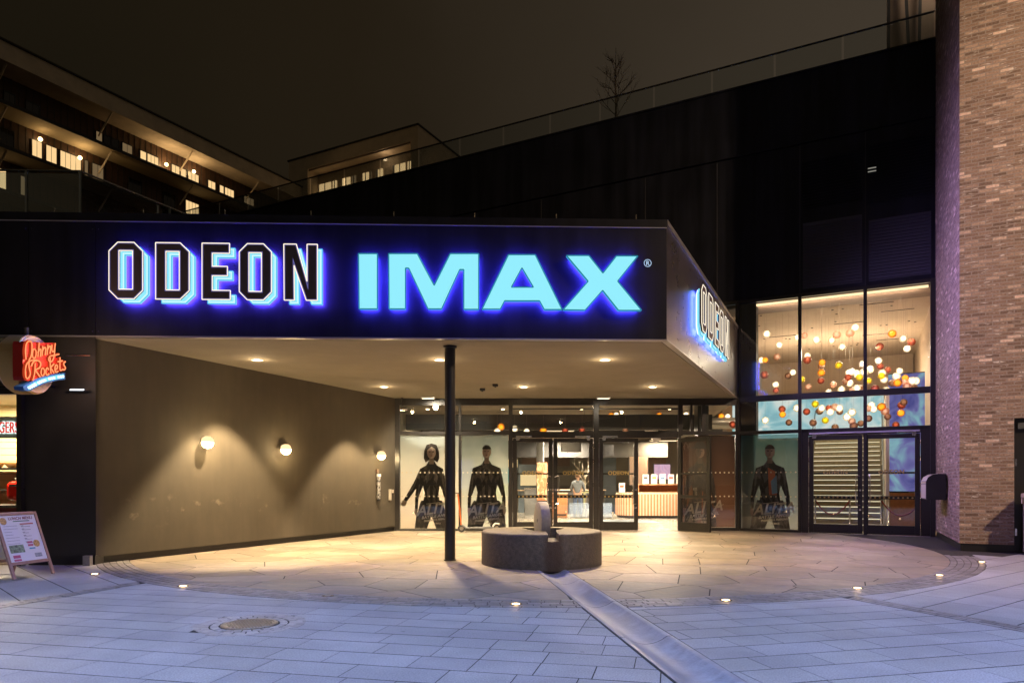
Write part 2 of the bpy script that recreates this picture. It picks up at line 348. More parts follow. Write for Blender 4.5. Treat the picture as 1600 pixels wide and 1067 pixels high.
# ================================================================== SETTING: ground
def clip(poly, a, b, c):
    """keep a*x+b*y+c >= 0"""
    out = []; n = len(poly)
    for i in range(n):
        p, q = poly[i], poly[(i + 1) % n]; dp = a * p[0] + b * p[1] + c; dq = a * q[0] + b * q[1] + c
        if dp >= 0: out.append(p)
        if (dp >= 0) != (dq >= 0):
            t = dp / (dp - dq); out.append((p[0] + t * (q[0] - p[0]), p[1] + t * (q[1] - p[1])))
    return out
def line(p, q):
    """left side of p->q positive"""
    a, b = -(q[1] - p[1]), (q[0] - p[0]); l = math.hypot(a, b); a /= l; b /= l; return a, b, -(a * p[0] + b * p[1])
def area(p): return .5 * sum(p[i][0] * p[(i + 1) % len(p)][1] - p[(i + 1) % len(p)][0] * p[i][1] for i in range(len(p)))
def inset(poly, d):
    if len(poly) < 3: return []
    if area(poly) < 0: poly = poly[::-1]
    out = poly
    for i in range(len(poly)):
        p, q = poly[i], poly[(i + 1) % len(poly)]
        if math.hypot(p[0] - q[0], p[1] - q[1]) < 1e-5: continue
        a, b, c = line(p, q); out = clip(out, a, b, c - d)
        if len(out) < 3: return []
    return out
def stone(mb, poly, gap, z, c, bev=.004, zb=-.05):
    poly = inset(poly, gap)
    if len(poly) < 3 or area(poly) < .0015: return
    inn = inset(poly, bev)
    mb.prism(poly, zb, z - bev, c, bottom=False)
    if len(inn) == len(poly):
        n = len(poly); vs = [(p[0], p[1], z - bev) for p in poly] + [(p[0], p[1], z) for p in inn]
        mb.f.pop(-(n + 1)); mb.uv.pop(-(n + 1)); mb.col.pop(-(n + 1))
        mb.add(vs, [tuple(range(n, 2 * n))] + [(i, (i + 1) % n, n + (i + 1) % n, n + i) for i in range(n)], c=c)
    else:
        pass

CX, CY, RI, RO = .5, 17.0, 8.62, 9.14
chL = line((.40 - .13, 11.2 + 1.1), (1.16 + .85, 4.89 - 7.1)); chR = line((.905 - .13, 11.2 + 1.1), (1.62 + .85, 4.89 - 7.1))
chDir = Vector((.76, -6.31)).normalized()
def side(l, x, y): return l[0] * x + l[1] * y + l[2]
# orientation: want "west" side of the channel positive for cL, "east" positive for cR
cL = chL if side(chL, -5, 8) > 0 else tuple(-v for v in chL)
cR = chR if side(chR, 8, 8) > 0 else tuple(-v for v in chR)
stL = line((-5.83, 7.95), (-5.32, 9.66)); stR = line((4.11, 8.77), (4.91, 6.69))
stLw = stL if side(stL, -10, 8) > 0 else tuple(-v for v in stL); stLe = tuple(-v for v in stLw)
stRe = stR if side(stR, 10, 8) > 0 else tuple(-v for v in stR); stRw = tuple(-v for v in stRe)
def off(l, d): return (l[0], l[1], l[2] - d)
MH = (-2.61, 6.94)
def field(mb, ang, w, lo, hi, lines, seed, ylim=(-5, 13.5), xlim=(-15, 16)):
    R = random.Random(seed); ca, sa = math.cos(ang), math.sin(ang); k = 0
    v = -22.0
    while v < 24:
        u = -24.0 + R.random()
        while u < 24:
            L = R.uniform(lo, hi)
            gx, gy = R.uniform(.0015, .0040), R.uniform(.006, .009); q = [(u + gx, v + gy), (u + L - gx, v + gy), (u + L - gx, v + w - gy), (u + gx, v + w - gy)]
            p = [(x * ca - y * sa, x * sa + y * ca) for x, y in q]; u += L
            cx = sum(a for a, _ in p) / 4; cy = sum(b for _, b in p) / 4
            if not (xlim[0] < cx < xlim[1] and ylim[0] < cy < ylim[1]): continue
            for l in lines: p = clip(p, *l)
            if len(p) < 3: continue
            # stay outside the ring (approximate: drop what lies wholly within it)
            if all(math.hypot(a - CX, b - CY) < RO - .02 for a, b in p): continue
            p2 = p
            if any(math.hypot(a - CX, b - CY) < RO for a, b in p) :
                mx_ = sum(a for a, _ in p) / len(p) - CX; my_ = sum(b for _, b in p) / len(p) - CY; h = math.hypot(mx_, my_); nx, ny = mx_ / h, my_ / h
                p2 = clip(p, nx, ny, -(nx * (CX + nx * RO) + ny * (CY + ny * RO)))
            if len(p2) < 3: continue
            mh_ = math.hypot(cx - MH[0], cy - MH[1])
            if mh_ < .36:
                for l in ((1, 0, -(MH[0] + .44)), (-1, 0, MH[0] - .44)):
                    p3 = clip(p2, *l)
                    if len(p3) >= 3: stone(mb, p3, .0012, 0, (1, 1, 1), .0008)
                continue
            if mh_ < 1.0:
                nx, ny = (cx - MH[0]) / mh_, (cy - MH[1]) / mh_; p2 = clip(p2, nx, ny, -(nx * (MH[0] + nx * .44) + ny * (MH[1] + ny * .44)))
                if len(p2) < 3: continue
            g = R.uniform(.90, 1.07); stone(mb, p2, .0012, R.uniform(-.0006, .0006), (g, g * R.uniform(.985, 1.01), g * R.uniform(.98, 1.03)), .0008)
        v += w
slabs = MB()
field(slabs, math.radians(-13), .36, .38, .78, [off(cL, .02), off(stLe, .13)], 3)
field(slabs, math.radians(14), .36, .42, .82, [off(cR, .02), off(stRw, .13)], 5)
field(slabs, math.radians(-46), .62, .7, 1.1, [off(stLw, .13)], 8)
field(slabs, math.radians(37), .50, .6, 1.0, [off(stRe, .13)], 9)
slabs.build('plaza_paving', M_granite, kind='structure')
# strips of setts between the slab fields, the ring, and round the manhole
setts = MB(); R = random.Random(4)
def strip(p, q, w, rows, lmin=.13, lmax=.22):
    p = Vector(p); q = Vector(q); d = (q - p).normalized(); n = Vector((-d.y, d.x)); L = (q - p).length
    for r in range(rows):
        s = -R.random() * .2
        while s < L:
            l = R.uniform(lmin, lmax); a = p + d * s + n * (r - rows / 2) * w; b = a + d * l
            poly = [tuple(a), tuple(b), tuple(b + n * w), tuple(a + n * w)]; c = (a + b) / 2; s += l
            if math.hypot(c.x - CX, c.y - CY) < RO: continue
            g = R.uniform(.7, 1.25); stone(setts, poly, .004, R.uniform(.003, .007), g, .005)
strip((-5.83 - .51 * 5, 7.95 - 1.71 * 5), (-5.32 + .51 * .6, 9.66 + 1.71 * .6), .085, 3)
strip((4.11 - .8 * .3, 8.77 + 2.08 * .3), (4.91 + .8 * 5, 6.69 - 2.08 * 5), .085, 3)
def ring(r0, r1, rows, a0, a1, seed):
    w = (r1 - r0) / rows
    for r in range(rows):
        a = math.radians(a0) + R.random() * .02; rr = r0 + w * r
        while a < math.radians(a1):
            da = R.uniform(.14, .23) / rr
            poly = [(CX + q * math.cos(t), CY + q * math.sin(t)) for q, t in ((rr, a), (rr + w, a), (rr + w, a + da), (rr, a + da))]; a += da
            g = R.uniform(.68, 1.25); cx = sum(x for x, _ in poly) / 4; cy = sum(y for _, y in poly) / 4
            for l in (cL, cR):
                p = clip(poly, *l)
                if len(p) >= 3: stone(setts, p, .004, R.uniform(.003, .007), g, .005)
ring(RI, RO, 5, 196, 336, 1)
for k in range(22):
    a = 2 * math.pi * k / 22; d = 2 * math.pi / 22 * .97; r1 = .50 + R.random() * .06
    poly = [(MH[0] + q * math.cos(t), MH[1] + q * math.sin(t)) for q, t in ((.455, a), (r1, a), (r1, a + d), (.455, a + d))]
    stone(setts, poly, .004, R.uniform(.003, .005), R.uniform(1.3, 1.9), .004)
for k in range(44):                      # fitted stones round the manhole
    a = 2 * math.pi * k / 22; rr = .285 if k < 22 else .375; d = 2 * math.pi / 22 * .98; a += .14 * (k >= 22)
    r1 = rr + .085 + R.random() * (.06 if k >= 22 else 0)
    poly = [(MH[0] + q * math.cos(t), MH[1] + q * math.sin(t)) for q, t in ((rr, a), (r1, a), (r1, a + d), (rr, a + d))]
    stone(setts, poly, .005, R.uniform(.002, .006), R.uniform(1.3, 2.0), .005)
setts.build('sett_paving', M_sett, kind='structure')
# crazy-paved flagstones inside the ring
flags = MB(); R = random.Random(12); seeds = []
tries = 0
while len(seeds) < 330 and tries < 9000:
    tries += 1; x, y = R.uniform(-9.5, 11.5), R.uniform(8.0, 21.4)
    if math.hypot(x - CX, y - CY) > RI + .4: 
        if y < 12.5 or abs(x - CX) > 10.5: continue
    if all((x - a) ** 2 + ((y - b) * 1.0) ** 2 > .62 ** 2 * R.uniform(.6, 1.6) for a, b in seeds): seeds.append((x, y))
circ = [(math.cos(2 * math.pi * k / 72), math.sin(2 * math.pi * k / 72)) for k in range(72)]
for i, (x, y) in enumerate(seeds):
    p = [(x - 2, y - 2), (x + 2, y - 2), (x + 2, y + 2), (x - 2, y + 2)]
    for j, (a, b) in enumerate(seeds):
        if i == j or (a - x) ** 2 + (b - y) ** 2 > 9: continue
        nx, ny = x - a, y - b; mx_, my_ = (x + a) / 2, (y + b) / 2
        p = clip(p, nx, ny, -(nx * mx_ + ny * my_))
        if len(p) < 3: break
    for nx, ny in circ:
        if len(p) < 3: break
        if ny < .15: p = clip(p, -nx, -ny, nx * CX + ny * CY + RI)
    if len(p) < 3: continue
    cols = (R.uniform(.78, 1.12),); g = cols[0]; col = (g * R.uniform(.97, 1.05), g, g * R.uniform(.93, 1.02)); z = R.uniform(-.0008, .0008)
    if y < 12.3:
        for l in (cL, cR):
            q = clip(p, *l)
            if len(q) >= 3: stone(flags, q, .0075, z, col, .0015)
    else: stone(flags, p, .0075, z, col, .0015)
flags.build('flagstone_paving', M_flag, kind='structure')
# base sheet far out
b = MB(); b.quad((-400, -400, -.10), (400, -400, -.10), (400, 400, -.10), (-400, 400, -.10)); b.build('ground', M_joint, kind='structure')
# apron beyond the detailed paving (street behind the camera and to the sides)
jb = MB(); R4 = [(-16, -6), (17, -6), (17, 20.5), (-16, 20.5)]
for l in (cL, cR): p = clip(R4, *l); jb.add([(x, y, -.0022) for x, y in p], [tuple(range(len(p)))])
jb.build('joint_bed', M_joint, kind='structure')
# dished drainage channel
ch = MB(); A = Vector((.40, 11.2)); nR = Vector((-chDir.y, chDir.x)); nR = nR if nR.x > 0 else -nR; Wc = .487
prof = [(0, -.09), (0, .004), (.045, .004), (.06, -.004)] + [(.06 + (Wc - .12) * t / 10, -.004 - .062 * math.sin(math.pi * t / 10) ** .8) for t in range(1, 10)] + [(Wc - .06, -.004), (Wc - .045, .004), (Wc, .004), (Wc, -.09)]
s = -.8
while s < 17:
    L = 1.9; s1 = s + L - .014; row0 = []; row1 = []
    for (u, z) in prof:
        p0 = A + chDir * s + nR * u; p1 = A + chDir * s1 + nR * u; row0.append((p0.x, p0.y, z)); row1.append((p1.x, p1.y, z))
    n = len(prof); ch.add(row0 + row1, [(i, n + i, n + i + 1, i + 1) for i in range(n - 1)]); s += L
ch.build('drainage_channel', M_chan, smooth=True, kind='structure')

# manhole cover
mh = thing('manhole_cover', 'round cast iron manhole cover with waffle pattern in the granite plaza', 'manhole cover', (MH[0], MH[1], 0))
MB().lathe([(.27, -.05), (.27, .006), (.262, .010), (.235, .010), (.23, .004), (.0001, .004)], 48, cap=False).build('rim', M_iron, mh, smooth=True)
g = MB()
for i in range(-7, 8):
    for j in range(-7, 8):
        if math.hypot(i, j) * .028 < .205: g.box(i * .028 - .009, i * .028 + .009, j * .028 - .009, j * .028 + .009, .003, .010)
g.move(Matrix.Rotation(.5, 4, 'Z')); g.build('cover_grid', M_iron, mh)

# ground lights in the ring
glm = MB().lathe([(.075, -.05), (.075, .008), (.05, .010), (.05, .006), (.0001, .006)], 24, cap=False)
gll = MB().lathe([(.047, .007), (.03, .013), (.0001, .014)], 20, cap=False)
first = None
gl_spots = [(148, 897, 1, 'first from the left'), (286, 916, 1, 'second from the left'), (568, 895, 1, 'closest to the black column'), (512, 931, 0, 'left of the manhole line'),
            (806, 944, 1, 'nearest the camera, left of the channel'), (1134, 938, 1, 'first to the right of the channel'), (1340, 919, 1, 'second to the right of the channel'), (1468, 899, 1, 'third to the right of the channel'), (1534, 878, 1, 'closest to the brick corner')]
M_glens = emit('ground_lens', (1.0, .72, .36), 9); M_glens0 = pbr('lens_off', (.5, .48, .45), .2, metal=.3)
gl_labels = ['small lit ground light in the setts beside the dark wall corner', 'lit ground light in the sett ring, left front of the plaster wall',
             'faint ground light in the flagstones left of the black column', 'unlit steel ground light in the sett ring, the only dark one',
             'lit ground light in the setts just left of the stone channel', 'lit ground light in the setts, first one right of the channel',
             'lit ground light in the setts, second one right of the channel', 'lit ground light in the setts, third one right of the channel',
             'lit ground light closest to the brick tower corner']
for i, (px, py, lit, _) in enumerate(gl_spots):
    Y = F * CH / (py - HZ); X = (px - 800) / F * Y
    if i == 2: continue
    a = math.atan2(Y - CY, X - CX)
    r = thing('ground_light', gl_labels[i], 'ground light', (X, Y, 0), 0, 'ground lights set in the sett ring')
    glm.build('rim', M_steel, r, smooth=True); gll.build('lens', M_glens if lit else M_glens0, r, smooth=True)
    if lit: light('lamp', 'POINT', (0, 0, .06), .45, (1, .62, .28), size=.03, parent=r)

# ================================================================== CINEMA BUILDING
CB = Vector((6.67, 20.6, 0)); AB = math.atan2(-.46, .888)
u_ = Vector((math.cos(AB), math.sin(AB), 0)); n_ = Vector((-math.sin(AB), math.cos(AB), 0))
def bw(a, b, z=0): p = CB + u_ * a + n_ * b; return (p.x, p.y, z)
bld = thing('cinema_building', 'huge black clad cinema block with raised parapet above the glass entrance', 'building', CB, AB)
w = MB(); w.box(-45, 5.0, 0, 1.0, 6.78, 11.0); w.box(-45, -11.7, 0, 1.0, -.0, 6.78); w.box(-11.7, -2.6, 0, 1.0, 4.45, 6.78)
w.box(-45, 5.0, -.06, .6, 11.02, 13.0); w.box(-45, 5.0, .6, 24, 12.4, 12.9)
w.build('upper_wall', M_clad, bld)
for a in [-28, -24.4, -20.8, -17.2, -13.6, -10.0, -6.4, -2.8, -.6, 1.7, 3.36]: MB().box(a - .012, a + .012, -.012, .0, 6.8, 10.98).build('panel_joint', M_dark, bld)
MB().box(-45, 5.0, -.12, .1, 13.0, 13.05).build('parapet_cap', M_clad, bld)
M_louv = pbr('louvre', (.05, .048, .062), .4, metal=.3)
for a0, a1, z0, z1 in ((1.78, 3.28, 6.9, 8.75), (3.44, 4.9, 6.9, 8.55), (1.78, 3.28, 9.15, 10.6), (3.44, 4.9, 9.0, 10.7)):
    l = MB(); l.box(a0, a1, -.03, -.01, z0, z1)
    z = z0 + .04
    while z < z1 - .05:
        l.add([(a0, -.03, z), (a1, -.03, z), (a1, -.075, z - .02), (a0, -.075, z - .02), (a0, -.075, z - .028), (a1, -.075, z - .028), (a1, -.03, z - .01), (a0, -.03, z - .01)], [(0, 3, 2, 1), (3, 4, 5, 2), (4, 7, 6, 5)]); z += .085
    l.build('louvre_panel', M_louv if z0 < 7 else M_clad, bld)
for z in (9.84, 9.93): MB().box(3.42, 3.62, -.09, -.07, z, z + .022).build('lit_slot', emit('slot', (.75, .72, .62), .3), bld)
# interior shell (room behind the glass)
fl = MB(); fl.prism([(-3.46, 20.5), (6.67, 20.5), (11.1, 18.25), (16.9, 29.4), (16.5, 36.5), (-3.46, 36.5)], -.05, .012)
inv = Matrix.Rotation(-AB, 4, 'Z') @ Matrix.Translation(-CB)
fl.move(inv).build('lobby_floor', M_floor, bld)
lc = MB(); lc.prism([(-3.46, 20.75), (6.5, 20.75), (6.9, 21.3), (9.2, 36.5), (-3.46, 36.5)], 3.95, 4.4); lc.move(inv).build('lobby_ceiling', M_ceil, bld)
wl = MB(); wl.box(-3.62, -3.46, 20.7, 36.5, 0, 4.4); wl.box(-3.6, 17.5, 36.5, 36.7, 0, 7.4); wl.move(inv).build('lobby_wall', pbr('lobby_wall_paint', (.20, .185, .155), .8, noise=.1, nscale=.7), bld)
ac = MB(); ac.box(-2.6, 5.0, .22, 1.3, 6.62, 6.75); ac.build('bulkhead', M_brown, bld)
ac = MB(); ac.box(-4.6, 5.6, 1.3, 17, 6.70, 6.85); 
ac.build('atrium_ceiling', M_beige, bld)
aw = MB(); aw.box(5.05, 5.25, .3, 17, 0, 7.0); aw.build('atrium_side_wall', M_beige, bld)
aw = MB(); aw.box(-2.6, 5.0, 11.5, 11.7, 3.3, 6.9); aw.build('atrium_back_wall', M_beige, bld)
R = random.Random(3)
for i in range(26): MB().lathe([(.035, 6.685), (.035, 6.70)], 8, (R.uniform(-1.5, 4.8), R.uniform(1.6, 9), 0)).build('ceiling_spot', M_dark, bld)
for i in range(6):
    a = R.uniform(-.5, 3.8); b_ = 1.8 + i * 1.2; MB().box(a, a + .9, b_, b_ + .03, 6.685, 6.70).build('ceiling_slot', M_dark, bld)
bm_ = MB(); bm_.box(-3.4, 6.4, 22.3, 22.6, 3.12, 3.6); bm_.box(-3.4, 8, 26.5, 26.9, 3.3, 3.9); bm_.move(inv).build('ceiling_beam', M_dark, bld)
pc = MB(); pc.box(.02, .50, .12, .55, 0, 6.75); pc.box(-3.1, -2.6, .12, .55, 3.9, 6.75); pc.build('pier', M_clad, bld)
pc = MB(); pc.box(5.55, 5.88, 20.85, 21.25, 0, 3.95); pc.move(inv); pc.build('pier', M_frame, bld)
# interior columns and coloured wall panels far back
for x, y in ((1.2, 29.6), (-.6, 27.5), (4.1, 33), (7.6, 30)): MB().lathe([(.16, 0), (.16, 3.95)], 16, (x, y, 0)).move(inv).build('lobby_column', M_grey, bld, smooth=True)
for q in ((-3.3, -1.2, 36.3, 36.45, .1, 3.3), (.5, 3.0, 36.3, 36.45, 2.3, 3.2), (6.9, 8.0, 36.25, 36.45, 1.2, 3.0)): MB().box(*q).move(inv).build('wall_panel', M_brown, bld)
dk = MB(); dk.box(-1.1, .4, 36.2, 36.45, 1.1, 2.6); dk.move(inv).build('wall_panel', pbr('slate_panel', (.12, .16, .18), .5), bld)
# lobby ducts
dt = MB(); dt.tube([(-3, 25.2, 3.55), (8, 24.4, 3.5)], .2, 12); dt.tube([(0, 28, 3.6), (9, 29.5, 3.6)], .17, 12); dt.tube([(4.6, 23.6, 3.4), (6.2, 30, 3.4)], .22, 12)
dt.move(inv).build('air_duct', pbr('duct_tin', (.42, .40, .36), .35, metal=.6), bld, smooth=True)

# interior lights (ceiling fittings with their lamps, and an added atrium fill)
def ceiling_panel(x, y, z, sx, sy, power, col, label, local=None):
    r = thing('ceiling_lamp', label, 'ceiling lamp', (x, y, z), AB if local else 0)
    MB().box(-sx / 2, sx / 2, -sy / 2, sy / 2, .0, .04).build('housing', M_white, r)
    d = MB(); d.quad((-sx / 2 + .02, -sy / 2 + .02, -.004), (-sx / 2 + .02, sy / 2 - .02, -.004), (sx / 2 - .02, sy / 2 - .02, -.004), (sx / 2 - .02, -sy / 2 + .02, -.004)); d.build('diffuser', emit('diffuser', col, 3), r)
    light('lamp', 'AREA', (0, 0, -.02), power, col, size=sx * .95, sy=sy * .95, parent=r)
WARM = (1.0, .74, .45)
ceiling_panel(-1.9, 23.6, 3.3, 1.2,  .3, 490, WARM, 'slim lit ceiling lamp in the lobby behind the first two posters')
ceiling_panel(1.6, 24.8, 3.25, 1.2,  .3, 716, WARM, 'slim lit ceiling lamp in the lobby above the glass double doors')
ceiling_panel(2.4, 30.2, 3.25, 1.2,  .3, 791, (1, .82, .6), 'slim lit ceiling lamp above the person in the lobby')
ceiling_panel(5.0, 26.0, 3.2, 1.4,  .3, 546, (1, .80, .6), 'slim lit ceiling lamp in front of the wooden counter')
ceiling_panel(6.6, 30.4, 3.25, 1.2,  .3, 791, WARM, 'slim lit ceiling lamp behind the wooden counter')
ceiling_panel(-1.6, 31.2, 3.25, 1.2,  .3, 640, WARM, 'slim lit ceiling lamp at the far left of the lobby')
r = thing('linear_lamp', 'thin warm light strip along the top edge of the atrium glass', 'lamp', bw(2.4, .16), AB)
MB().box(-2.4, 2.45, -.03, .03, 6.60, 6.66).build('strip', emit('strip', (1, .74, .42), 1.6), r)
light('lamp', 'AREA', (0, .10, 6.52), 130, (1, .74, .50), rot=(math.radians(62), 0, 0), size=4.6, sy=.12, parent=r)
light('lamp', 'AREA', (0, 6.4, 4.4), 260, (1, .74, .50), rot=(math.radians(180), 0, 0), size=4.0, sy=.6, parent=r)  # upward fill added for the atrium ceiling, no fitting there

# ------------------------------------------------------------------ entrance glazing (frontal, under the canopy)
GY = 20.6
ent = thing('glazed_entrance', 'black framed glass entrance front under the canopy with double doors', 'glass front', (0, GY, 0))
fr = MB()
FD = (-.05, .05)
fr.box(-3.46, 6.74, *FD, 3.70, 3.90)                     # head
fr.box(-3.46, 6.74, *FD, 2.83, 2.93)                     # transom
for x0, x1 in ((-3.46, -3.31), (-1.57, -1.50), (-.10, .02), (2.40, 2.56), (4.90, 5.03), (6.60, 6.74)): fr.box(x0, x1, -.06, .06, 0, 3.92)
fr.box(-3.31, -.10, *FD, 0, .06); fr.box(5.03, 6.60, *FD, 0, .10); fr.box(5.26, 5.32, *FD, 2.93, 3.70); fr.box(.02, 2.4, *FD, 2.74, 2.84); fr.box(2.56, 4.9, *FD, 2.74, 2.84)
fr.box(5.60, 5.70, *FD, 2.93, 3.70)
for x0, x1 in ((.02, 2.4), (2.56, 4.9)): fr.box(x0, x1, -.025, .025, 3.02, 3.06); fr.box(x0, x1, -.025, .025, 3.58, 3.62)
fr.build('frame', M_frame, ent, bevel=.004)
def pane(parent, x0, x1, z0, z1, y=0, rows=(), mat=None):
    g = MB(); g.quad((x0, y, z0), (x1, y, z0), (x1, y, z1), (x0, y, z1)); o = g.build('glass_pane', mat or M_glass, parent)
    if rows:
        d = MB()
        for z in rows:
            n = int((x1 - x0) / .125); 
            for i in range(n):
                x = x0 + (x1 - x0) * (i + .5) / n; d.lathe([(.024, y - .006), (.024, y - .004)], 8, (x, 0, z), 'y')
        d.build('marking_dots', MATS['dots'], o)
    return o
MATS['dots'] = pbr('dots', (.60, .54, .40), .6)
for x0, x1 in ((-3.31, -1.57), (-1.50, -.10)):
    pane(ent, x0, x1, .06, 2.83, rows=(1.02, 1.72)); pane(ent, x0, x1, 2.93, 3.70)
pane(ent, 5.03, 6.60, .10, 2.83, rows=(1.02, 1.72))
for x0, x1 in ((.02, 2.40), (2.56, 4.90), (5.03, 5.26), (5.32, 5.60), (5.70, 6.60)): pane(ent, x0, x1, 2.93, 3.70)
for hx_, pw_, tx_ in ((-2.42, 620, -1.9), (2.64, 60, 3.6)):
    MB().box(hx_ - .2, hx_ + .2, -.55, -.40, 3.845, 3.885).build('white_fixture', M_white, ent); MB().box(hx_ - .17, hx_ + .17, -.53, -.42, 3.838, 3.844).build('added_lens', emit('added_wash', (1, .85, .62), 3), ent)  # small white fixture; its glowing lens is added
    l_ = light('lamp', 'SPOT', (hx_, -1.5, 3.80), pw_, (1, .84, .62), size=.08, spot=120, blend=.8, parent=ent); l_.rotation_euler = (Vector((tx_, .4, 1.1)) - Vector((hx_, -1.5, 3.8))).to_track_quat('-Z', 'Y').to_euler()  # added lamp washing the posters, hung free in front of the fixture
def sign_letters(word, x, z, h, y, parent, mat, dep=.003, bold=.006):
    vs, fs = text_mesh(word, h * 1.38, dep, bold=bold, space=1.12); m = MB(); m.add(vs, fs)
    m.move(wallM(x, y, z, 1, 0)); return m.build('lettering', mat, parent)
M_gold = pbr('gold_film', (.34, .25, .10), .35, metal=.3)
def door(parent, x0, x1, hinge, z1=2.74, ang=0, loc=None, y=0):
    """leaf from x0 to x1 in the local frame of its parent; built around the hinge so that it can stand open"""
    hx = x0 if hinge == 'l' else x1; sgn = 1 if hinge == 'l' else -1; Wd = x1 - x0
    X = lambda t: sgn * t
    st = .10
    d = MB(); d.box(X(.01), X(.13), -.03, .03, .02, z1 - .01); d.box(X(Wd - .13), X(Wd - .008), -.03, .03, .02, z1 - .01)
    d.box(X(.13), X(Wd - .13), -.03, .03, .02, .27); d.box(X(.13), X(Wd - .13), -.03, .03, z1 - .13, z1 - .01)
    d.box(X(.13), X(Wd - .13), .010, .030, 1.66, 1.71); d.box(X(.13), X(Wd - .13), .010, .030, .97, 1.06)
    o = d.build('door', M_frame, parent, bevel=.004)
    o.location = (hx, y, 0); o.rotation_euler = (0, 0, ang)
    g = MB(); a, b = sorted((X(.13), X(Wd - .13))); g.quad((a, 0, .27), (b, 0, .27), (b, 0, z1 - .13), (a, 0, z1 - .13)); g.build('glass_pane', M_glass, o)
    h = MB(); hx2 = X(Wd - .16); h.tube([(X(Wd - .07), -.035, 1.60), (hx2, -.09, 1.62), (X(Wd - .17), -.10, 1.57), (X(Wd - .17), -.10, .85), (hx2, -.09, .80), (X(Wd - .07), -.035, .80)], .014, 8)
    h.lathe([(.03, -.045), (.03, -.03)], 14, (X(Wd - .07), 0, 1.21), 'y'); h.lathe([(.03, -.045), (.03, -.03)], 14, (X(Wd - .07), 0, .68), 'y')
    h.build('handle', M_steel, o, smooth=True)
    dd = MB()
    n = int((b - a) / .11)
    for i in range(n): dd.lathe([(.026, -.010), (.026, -.006)], 8, (a + (b - a) * (i + .5) / n, 0, 1.015), 'y')
    dd.build('marking_dots', M_gold, o)
    if ang == 0:
        sign_letters('ODEON', (a + b) / 2, 1.655, .115, -.012, o, M_gold)
    c = MB(); c.box(X(.10), X(.55), -.085, -.032, z1 + .01, z1 + .06); c.box(X(.10), X(.20), -.08, -.032, z1 - .08, z1 + .01); c.build('door_closer', M_steel, o)
    hh = MB()
    for z in (.18, 1.3, 2.0, 2.45): hh.lathe([(.014, z), (.014, z + .12)], 8, (X(.0), -.035, 0))
    hh.build('hinge', M_frame if ang else M_steel, o)
    return o
door(ent, .02, 1.21, 'l'); door(ent, 1.21, 2.40, 'r'); door(ent, 2.56, 3.73, 'l')
door(ent, 3.73, 4.90, 'r', ang=math.radians(127))

# ------------------------------------------------------------------ atrium glazing (angled)
atr = thing('glazed_atrium', 'tall black framed glazing of the atrium showing coloured globe lamps and stairs', 'glass front', CB, AB)
fr = MB()
for a0, a1 in ((-.06, .06), (1.655, 1.745), (3.31, 3.40), (4.88, 5.0), (-1.4, -1.32)): fr.box(a0, a1, -.07, .06, 0 if a0 > -.5 else 3.9, 6.76)
fr.box(1.745, 1.93, -.05, .05, 0, 2.90); fr.box(4.66, 4.88, -.05, .05, 0, 2.90)
fr.box(-2.6, 5.0, -.05, .05, 6.68, 6.78)
for a0, a1 in ((.06, 1.655), (1.745, 3.31), (3.40, 4.88)): fr.box(a0, a1, -.05, .05, 3.78, 3.95); fr.box(a0, a1, -.05, .05, 2.83, 2.93)
fr.box(1.93, 4.66, -.045, .05, 2.74, 2.83); fr.box(3.31, 3.40, -.06, .06, 2.74, 2.9)
fr.box(.06, 1.655, -.05, .05, 0, .08)
fr.build('frame', M_frame, atr, bevel=.004)
pane(atr, .06, 1.655, .08, 2.83, rows=(1.02, 1.72))
for a0, a1 in ((.06, 1.655), (1.745, 3.31), (3.40, 4.88)): pane(atr, a0, a1, 3.95, 6.68); pane(atr, a0, a1, 2.93, 3.78)
pane(atr, -1.32, -.06, 3.95, 6.68); pane(atr, -2.6, -1.4, 3.95, 6.68)
door(atr, 1.93, 3.30, 'l'); door(atr, 3.30, 4.66, 'r')
MB().box(1.95, 4.64, -.10, -.05, 2.78, 2.82).build('door_track', pbr('track', (.5, .46, .52), .4, metal=.5), atr)

# ------------------------------------------------------------------ staircase behind the right doors
st = thing('staircase', 'wide staircase with lit step edges behind the right double doors', 'staircase', bw(2.95, 2.0), AB)
s_ = MB(); ns = MB(); RISE, GO = .17, .30; NST = 19
for i in range(NST):
    s_.box(-1.35, .85, i * GO, NST * GO + 1.5, i * RISE + .012, (i + 1) * RISE - .012)
    s_.box(-1.35, .85, i * GO - .02, NST * GO + 1.5, (i + 1) * RISE - .03, (i + 1) * RISE)
    ns.box(-1.30, .80, i * GO - .028, i * GO - .021, (i + 1) * RISE - .026, (i + 1) * RISE - .004)
s_.build('steps', pbr('stair_stone', (.19, .16, .10), .5, noise=.2, nscale=10), st)
ns.build('lit_nosing', emit('nosing', (1.0, .88, .60), 1.15), st)
for x in (-1.36, .88):
    r = MB(); r.tube([(x, -.3, .95), (x, 0, .98), (x, NST * GO, NST * RISE + .95), (x, NST * GO + 1.2, NST * RISE + .95)], .025, 8)
    for k in range(0, NST + 1, 3): r.tube([(x, k * GO, k * RISE), (x, k * GO, k * RISE + .97)], .018, 6)
    r.tube([(x, 0, .5), (x, NST * GO, NST * RISE + .5)], .012, 6)
    r.build('handrail', M_steel, st, smooth=True)
lt = light('stair_fill', 'AREA', (0, 2.4, 5.8), 260, (1, .88, .66), size=1.6, sy=1.5, parent=st)  # fill added above the steps to graze the risers, no fitting
